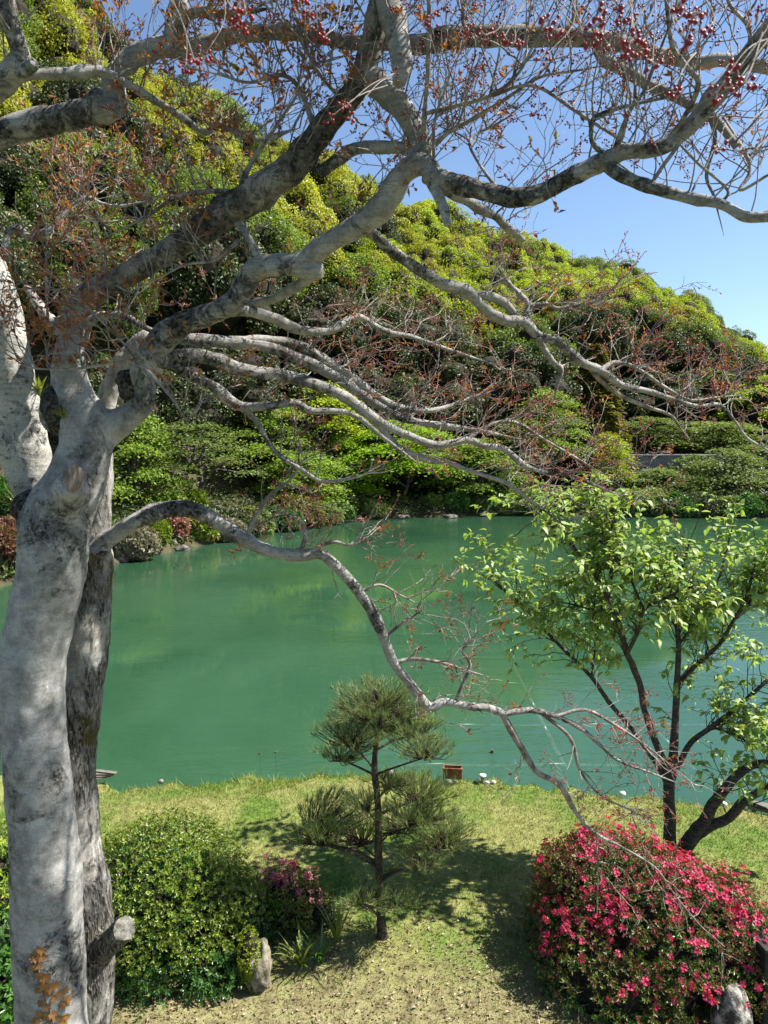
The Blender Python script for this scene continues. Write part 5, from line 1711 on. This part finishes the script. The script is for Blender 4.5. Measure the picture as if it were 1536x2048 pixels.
    ('spray4', [(290, 735, 4), (330, 780, 3), (352, 808, 2.5), (366, 832, 1)], 3.25, 3.2, 6),
    ('spray5', [(480, 480, 5), (430, 520, 3), (370, 530, 2.5), (310, 560, 2)], 3.2, 3.15, 16),
    ('low', [(190, 1108, 26), (208, 1085, 20), (235, 1066, 17), (262, 1047, 17), (310, 1026, 17), (360, 1016, 17), (400, 1025, 16), (450, 1055, 14), (500, 1085, 13), (550, 1105, 12), (600, 1111, 12.5), (640, 1108, 11), (680, 1140, 11), (715, 1180, 11), (745, 1225, 11), (768, 1275, 10), (785, 1320, 10), (815, 1362, 9), (845, 1400, 9), (862, 1415, 9), (890, 1403, 8.5), (930, 1412, 8), (975, 1416, 8), (1010, 1426, 7.5), (1060, 1420, 6), (1110, 1432, 5), (1160, 1456, 5), (1200, 1490, 4), (1235, 1520, 3), (1300, 1545, 2)], 3.78, 4.6, 26),
    ('low2', [(1005, 1428, 7), (1028, 1470, 7), (1056, 1518, 6.5), (1076, 1546, 6), (1120, 1570, 6), (1150, 1622, 5), (1190, 1666, 4), (1245, 1695, 2.5), (1310, 1735, 1.8), (1350, 1790, 1.4), (1400, 1850, 1), (1425, 1872, 0.8)], 4.3, 4.75, 14),
    ('low4', [(1195, 1668, 3), (1193, 1700, 2), (1196, 1740, 1.5), (1195, 1785, 1)], 4.5, 4.5, 3),
    ('low5', [(910, 1410, 5), (925, 1370, 4), (940, 1330, 3.5), (925, 1300, 3), (950, 1270, 2)], 4.25, 4.3, 14),
    ('low6', [(790, 1325, 5), (830, 1318, 4), (880, 1325, 3.5), (930, 1340, 2.5)], 4.1, 4.2, 10),
    ('low7', [(1115, 1432, 4), (1170, 1420, 3.5), (1230, 1450, 3), (1290, 1490, 2), (1340, 1530, 1.5)], 4.5, 4.6, 22),
    ('low8', [(1085, 1428, 4), (1140, 1475, 4), (1160, 1540, 3), (1200, 1590, 2), (1260, 1620, 1.5)], 4.5, 4.6, 18),
    ('low9', [(490, 1080, 6), (512, 1035, 5), (540, 990, 4), (580, 960, 3), (600, 930, 2)], 3.95, 4.0, 14),
    ('low10', [(600, 1108, 6), (610, 1070, 4), (600, 1040, 3), (560, 1030, 2.5), (520, 1050, 2)], 4.0, 4.0, 14),
    ('low11', [(605, 1112, 5), (660, 1085, 4), (700, 1090, 3), (735, 1080, 2)], 4.0, 4.0, 10),
    ('low12', [(720, 1185, 4), (760, 1170, 3), (800, 1190, 2)], 4.05, 4.1, 10),
    ('low13', [(768, 1275, 4), (800, 1250, 3), (830, 1230, 2)], 4.1, 4.1, 8),
]
G = Grower()
tips_dir, tips = [], []
DONE = []
for nm_, pts, a, b_, ntw in BR:
    a0 = a
    for pu, pv, py, pr_ in DONE:
        dd_ = np.hypot(pu - pts[0][0], pv - pts[0][1])
        k_ = int(np.argmin(dd_))
        if dd_[k_] < pr_[k_] + 12 and abs(py[k_] - a0) < 0.7:
            a = float(py[k_])
    if a != a0:
        b_ = b_ + (a - a0) * 0.5
    if pts[-1][2] <= 5:
        pts = list(pts) + [(2 * pts[-1][0] - pts[-2][0], 2 * pts[-1][1] - pts[-2][1], 0.7)]
    Pth, R = limb(pts, a, b_, 6)
    qu_, qv_ = project(Pth)
    DONE.append((qu_, qv_, Pth[:, 1], R * FPX / ((Pth - CAM) @ _F)))
    if nm_[0] == 'T':
        R = R * 0.75
    r0 = max(q[2] for q in pts)
    if r0 > 9:
        # swellings and old pruning knots along the limb
        for _ in range(int(len(Pth) / 22)):
            k = rng.integers(3, max(4, len(Pth) - 3))
            R = R * (1 + rng.uniform(0.08, 0.2) * np.exp(-((np.arange(len(R)) - k) / 1.6) ** 2))
    c = MB()
    tube(c, Pth, R, 16 if r0 > 14 else 10 if r0 > 6 else 7, 0, rough=0.16 if r0 > 6 else 0.06, rs=13)
    mt = M['bark_rough'] if nm_ in ('L1',) else M['bark_limb'] if r0 > 7 else M['twig']
    c.build('limb' if r0 > 14 else 'branch', mt, bt)
    if ntw == 0:
        continue
    low = nm_.startswith('low')
    right = nm_.startswith('R')
    thin = r0 < 9
    if nm_[0] == 'T' or nm_ in ('U1', 'B1', 'B1b', 'U2'):
        ntw = int(ntw * 0.6) + 1
    n1 = max(2, int(ntw * 0.9))
    P, D = spawn_limb(Pth, R, n1, 0.12 if thin else 0.25, 1.0, 0.8 if right or low else 0.5, 0.9)
    if not low:
        D[:, 2] = np.where(D[:, 2] < -0.1, -D[:, 2], D[:, 2]) + (0.05 if right else 0.25)
    sc = 0.75 if low else 1.0
    bias = (0.06, 0.03, 0.04) if right else ((0.03, 0, 0.02) if low else (0.0, 0, 0.07))
    uu, _ = project(P)
    o1, r1 = G.grow(P, D, sc * rng.uniform(0.18, 0.5, n1), rng.uniform(0.0026, 0.0045, n1), np.full(n1, 0.0016), 8, 0.19, bias)
    n2 = int(n1 * 2.2)
    P, D = spawn(o1, n2, 0.9, 0.7, 0.2, 1.0)
    if right:
        D[:, 2] += 0.15
    o2, r2 = G.grow(P, D, sc * rng.uniform(0.10, 0.26, n2), np.full(n2, 0.0018), np.full(n2, 0.0011), 6, 0.19, bias)
    n3 = int(n2 * 1.6)
    P, D = spawn(o2, n3, 0.9, 0.8, 0.25, 1.0)
    o3, r3 = G.grow(P, D, sc * rng.uniform(0.05, 0.13, n3), np.full(n3, 0.0013), np.full(n3, 0.0009), 5, 0.18, bias)
    for o_ in (o1, o2, o3):
        tips.append(o_[:, -1])
        tips_dir.append(nrm(o_[:, -1] - o_[:, -2]))
tips, tips_dir = np.vstack(tips), np.vstack(tips_dir)
# twigs that lean in front of the open sky on the right side or come close to the lens are pruned
c = MB()
for o_, r_ in G.levels:
    tubes(c, o_, r_, 4)
c.build('twigs', M['twig'], bt, kind='stuff')

# what each twig tip carries: bronze leaves, dull red buds or berries
tu, tv = project(tips)
wleaf = np.zeros(len(tips))
wleaf = np.where((tu < 720) & (tv < 760), 0.62, wleaf)
wleaf = np.where((tu < 330) & (tv > 540) & (tv < 760), 0.85, wleaf)
wleaf = np.where((tu >= 720) & (tv < 520), 0.10, wleaf)
wleaf = np.where((tu > 560) & (tv >= 520) & (tv < 1050), 0.10, wleaf)
wleaf = np.where((tv >= 1000), 0.10, wleaf)
crown_ = tv < -60
wleaf = np.where(crown_, 0.8, wleaf)
wbud = np.where((tv >= 430) & (tv < 1060), 0.70, 0.14)
wbud = np.where(tv > 1060, 0.16, wbud)
wber = np.where((tv < 470) & (tu > 380), 0.40, 0.03)
wber = np.where((tu > 1050) & (tv > 640) & (tv < 1030), 0.30, wber)
wber = np.where((tu > 1080) & (tv > 1350), 0.50, wber)
rr_ = rng.uniform(size=len(tips))
il = rr_ < wleaf
ib = (rr_ >= wleaf) & (rr_ < wleaf + wbud)
ir = (rr_ >= wleaf + wbud) & (rr_ < wleaf + wbud + wber)


def tip_leaves(mb, P, D, per, L, W):
    n = len(P)
    for j in range(per):
        ax = nrm(D * 0.7 + rand_dirs(n) * 0.9 + [0, 0, 0.15])
        leaves(mb, P - D * 0.012 * j, ax, nrm(rand_dirs(n) + [0, 0, 0.8]), L * rng.uniform(0.6, 1.25, n), W * rng.uniform(0.8, 1.2, n), fold=0.2, droop=0.1)


c = MB()
tip_leaves(c, tips[il], tips_dir[il], 5, 0.034, 0.013)
c.build('young_leaves', M['bronze'], bt, kind='stuff', smooth=False)
c = MB()
tip_leaves(c, tips[ib], tips_dir[ib], 6, 0.018, 0.007)
c.build('leaf_buds', M['red_leaf'], bt, kind='stuff', smooth=False)
c = MB()
k = rng.permutation(np.where(il | ib)[0])[:40]
tip_leaves(c, tips[k], tips_dir[k], 1, 0.045, 0.02)
c.build('old_leaves', M['yellow_leaf'], bt, kind='stuff', smooth=False)

# berries: every far cluster joined, the nearest clusters built berry by berry
BV, BF = ico(1)
BV2, BF2 = ico(2)
BERRY = MB().add(BV2, BF2).mesh('berry', M['berry'])
stalk_mb, far_mb = MB(), MB()


def cluster(P, D, n, r, spread):
    off = nrm(D[None] * 0.5 + rand_dirs(n) * 0.9)
    B = P + off * spread * rng.uniform(0.55, 1.1, n)[:, None]
    PP = np.stack([np.broadcast_to(P, B.shape), P * 0.4 + B * 0.6 + rng.normal(0, 0.002, B.shape), B], 1)
    return B, PP


for P, D in zip(tips[ir], tips_dir[ir]):
    n = int(rng.integers(4, 9))
    B, PP = cluster(P, D, n, 0.004, 0.024)
    tubes(stalk_mb, PP, np.full((n, 3), 0.0007), 3)
    rr2 = rng.uniform(0.0034, 0.0048, n)
    V = (BV[None] * rr2[:, None, None] + B[:, None, :]).reshape(-1, 3)
    F = (BF[None] + (np.arange(n) * len(BV))[:, None, None]).reshape(-1, 3)
    far_mb.add(V, F)
far_mb.build('small_berries', M['berry'], bt, kind='stuff')
stalk_mb.build('berry_stalks', M['twig_red'], bt, kind='stuff')

NEAR = [(388, 118, 1.75), (412, 108, 1.8), (372, 132, 1.8), (468, 25, 1.5), (478, 62, 1.6), (492, 30, 1.6), (600, 5, 1.6), (618, 22, 1.7), (635, 60, 1.8), (652, 70, 1.8), (690, 215, 2.1), (660, 235, 2.1), (700, 235, 2.2), (865, 35, 1.7), (970, 70, 1.8), (1010, 72, 1.8), (1030, 88, 1.8), (1098, 40, 1.5), (1112, 60, 1.5), (1090, 112, 1.7), (1178, 80, 1.5), (1195, 25, 1.4), (1190, 55, 1.5),
        (1262, 75, 1.4), (1275, 95, 1.4), (1255, 108, 1.5), (1240, 35, 1.5), (1305, 125, 1.5), (1345, 185, 1.6), (1365, 10, 1.3), (1390, 25, 1.3), (1400, 60, 1.4), (1370, 75, 1.4), (1475, 140, 1.35), (1490, 165, 1.35), (1468, 175, 1.35), (1432, 188, 1.5), (1440, 295, 1.4), (1480, 300, 1.4), (1505, 305, 1.4), (1525, 315, 1.4), (1395, 95, 1.5)]
tw = MB()
near_b = []
for u, v, Yd in NEAR:
    P = at(u, v, Yd)
    root = at(u + rng.normal(0, 45) + (60 if u > 1400 else 0), min(v - rng.uniform(60, 140), -30 if v < 150 else 999), Yd + 0.12)
    if v > 200:
        root = at(u + rng.uniform(60, 140), v - rng.uniform(30, 110), Yd + 0.2)
    mid = (P + root) / 2 + rng.normal(0, 0.015, 3)
    tube(tw, catmull([root, mid, P], 5), np.linspace(0.0017, 0.0009, 11), 5)
    B, PP = cluster(P, np.array([0.1, 0, -0.6]), 8, 0.004, 0.019)
    tubes(tw, PP, np.full((8, 3), 0.0008), 3)
    near_b.extend(B)
near_o = tw.build('near_twigs', M['twig'], bt, kind='stuff')
for q in near_b[:300]:
    link_copy('berry', BERRY, near_o, Matrix.Translation(Vector(q)) @ Matrix.Scale(float(rng.uniform(0.0036, 0.0050)), 4))

# ------------------------------------------------------------------ plants living on the trunk
cp = thing('creeper', 'orange-brown creeper leaves climbing the foot of the pale trunk', 'creeper', at(95, 2040, TY - 0.22))
CL = [(72, 1905), (82, 1900), (70, 1915), (84, 1912), (66, 1935), (78, 1930), (80, 1950), (92, 1955), (88, 1972), (76, 1980), (100, 1975), (110, 1970), (95, 1985), (118, 1985), (130, 1980), (108, 1995), (82, 2005), (95, 2012), (125, 2008), (132, 2000), (78, 2025), (90, 2032), (105, 2028), (118, 2034), (132, 2032), (124, 2046), (74, 2040), (98, 2046)]
dg = bpy.context.evaluated_depsgraph_get()
bpy.context.view_layer.update()


def on_trunk(u, v, objs=(trunk, stem, lstem)):
    d = Vector(nrm(ray(u, v)))
    best = None
    for ob_ in objs:
        mi = ob_.matrix_world.inverted()
        ok_, loc_, n_, _ = ob_.ray_cast(mi @ Vector(CAM), mi.to_3x3() @ d)
        if ok_:
            w_ = ob_.matrix_world @ loc_
            if best is None or (w_ - Vector(CAM)).length < (best[0] - Vector(CAM)).length:
                best = (w_, n_)
    return best


# three-lobed leaf
LA = np.array([(0, -0.55), (0.28, -0.35), (0.62, -0.22), (0.42, 0.0), (0.5, 0.3), (0.22, 0.22), (0, 0.62), (-0.22, 0.22), (-0.5, 0.3), (-0.42, 0.0), (-0.62, -0.22), (-0.28, -0.35)])
V = np.vstack([np.c_[LA, 0.10 * np.hypot(LA[:, 0], LA[:, 1]) + 0.12 * LA[:, 1] ** 2], [[0, -0.1, 0.0]]])
F = [[i, (i + 1) % 12, 12] for i in range(12)]
CLM = MB().add(V, F).mesh('leaf', M['creeper'], smooth=False)
for u, v in CL:
    h = on_trunk(u, v)
    if h:
        n_ = (h[1] + Vector((rng.normal(0, 0.25), -0.2, rng.normal(0.1, 0.25)))).normalized()
        z_ = n_
        x_ = Vector((0, 0, 1)).cross(z_).normalized()
        y_ = z_.cross(x_)
        R3 = Matrix((x_, y_, z_)).transposed().to_4x4()
        link_copy('leaf', CLM, cp, Matrix.Translation(h[0] + h[1] * 0.008) @ R3 @ Matrix.Rotation(math.pi + rng.normal(0, 0.5), 4, 'Z') @ Matrix.Scale(float(rng.uniform(0.032, 0.05)), 4))
st_ = [on_trunk(u, v) for u, v in [(110, 2060), (100, 2020), (85, 1980), (78, 1940), (76, 1902)]]
st_ = [np.array(h[0] + h[1] * 0.003) for h in st_ if h]
if len(st_) > 2:
    c = MB()
    tube(c, catmull(st_, 5), 0.003, 6)
    c.build('vine_stem', M['twig_red'], cp)


def tuft(label, u, v, n, L, dirs, wd=0.012):
    h = on_trunk(u, v)
    b0 = np.array(h[0]) if h else at(u, v, TY)
    return strap_plant('epiphyte_fern', label, b0, n, L, wd, M['strap'], 0.5, dirs=dirs, spread=0.6, cat='fern')


tuft('strap-leaved epiphyte tuft in the crotch at the left side of the trunk', 42, 1020, 30, 0.24, (-0.7, -0.3, 0.4))
tuft('yellowing strap-leaved tuft on the knobbly burr below the fork', 128, 838, 22, 0.13, (0.1, -0.8, 0.2), 0.009)
tuft('fresh green fern sprouting beside the upper left stem', 78, 792, 26, 0.15, (0.1, -0.6, 0.5), 0.010)
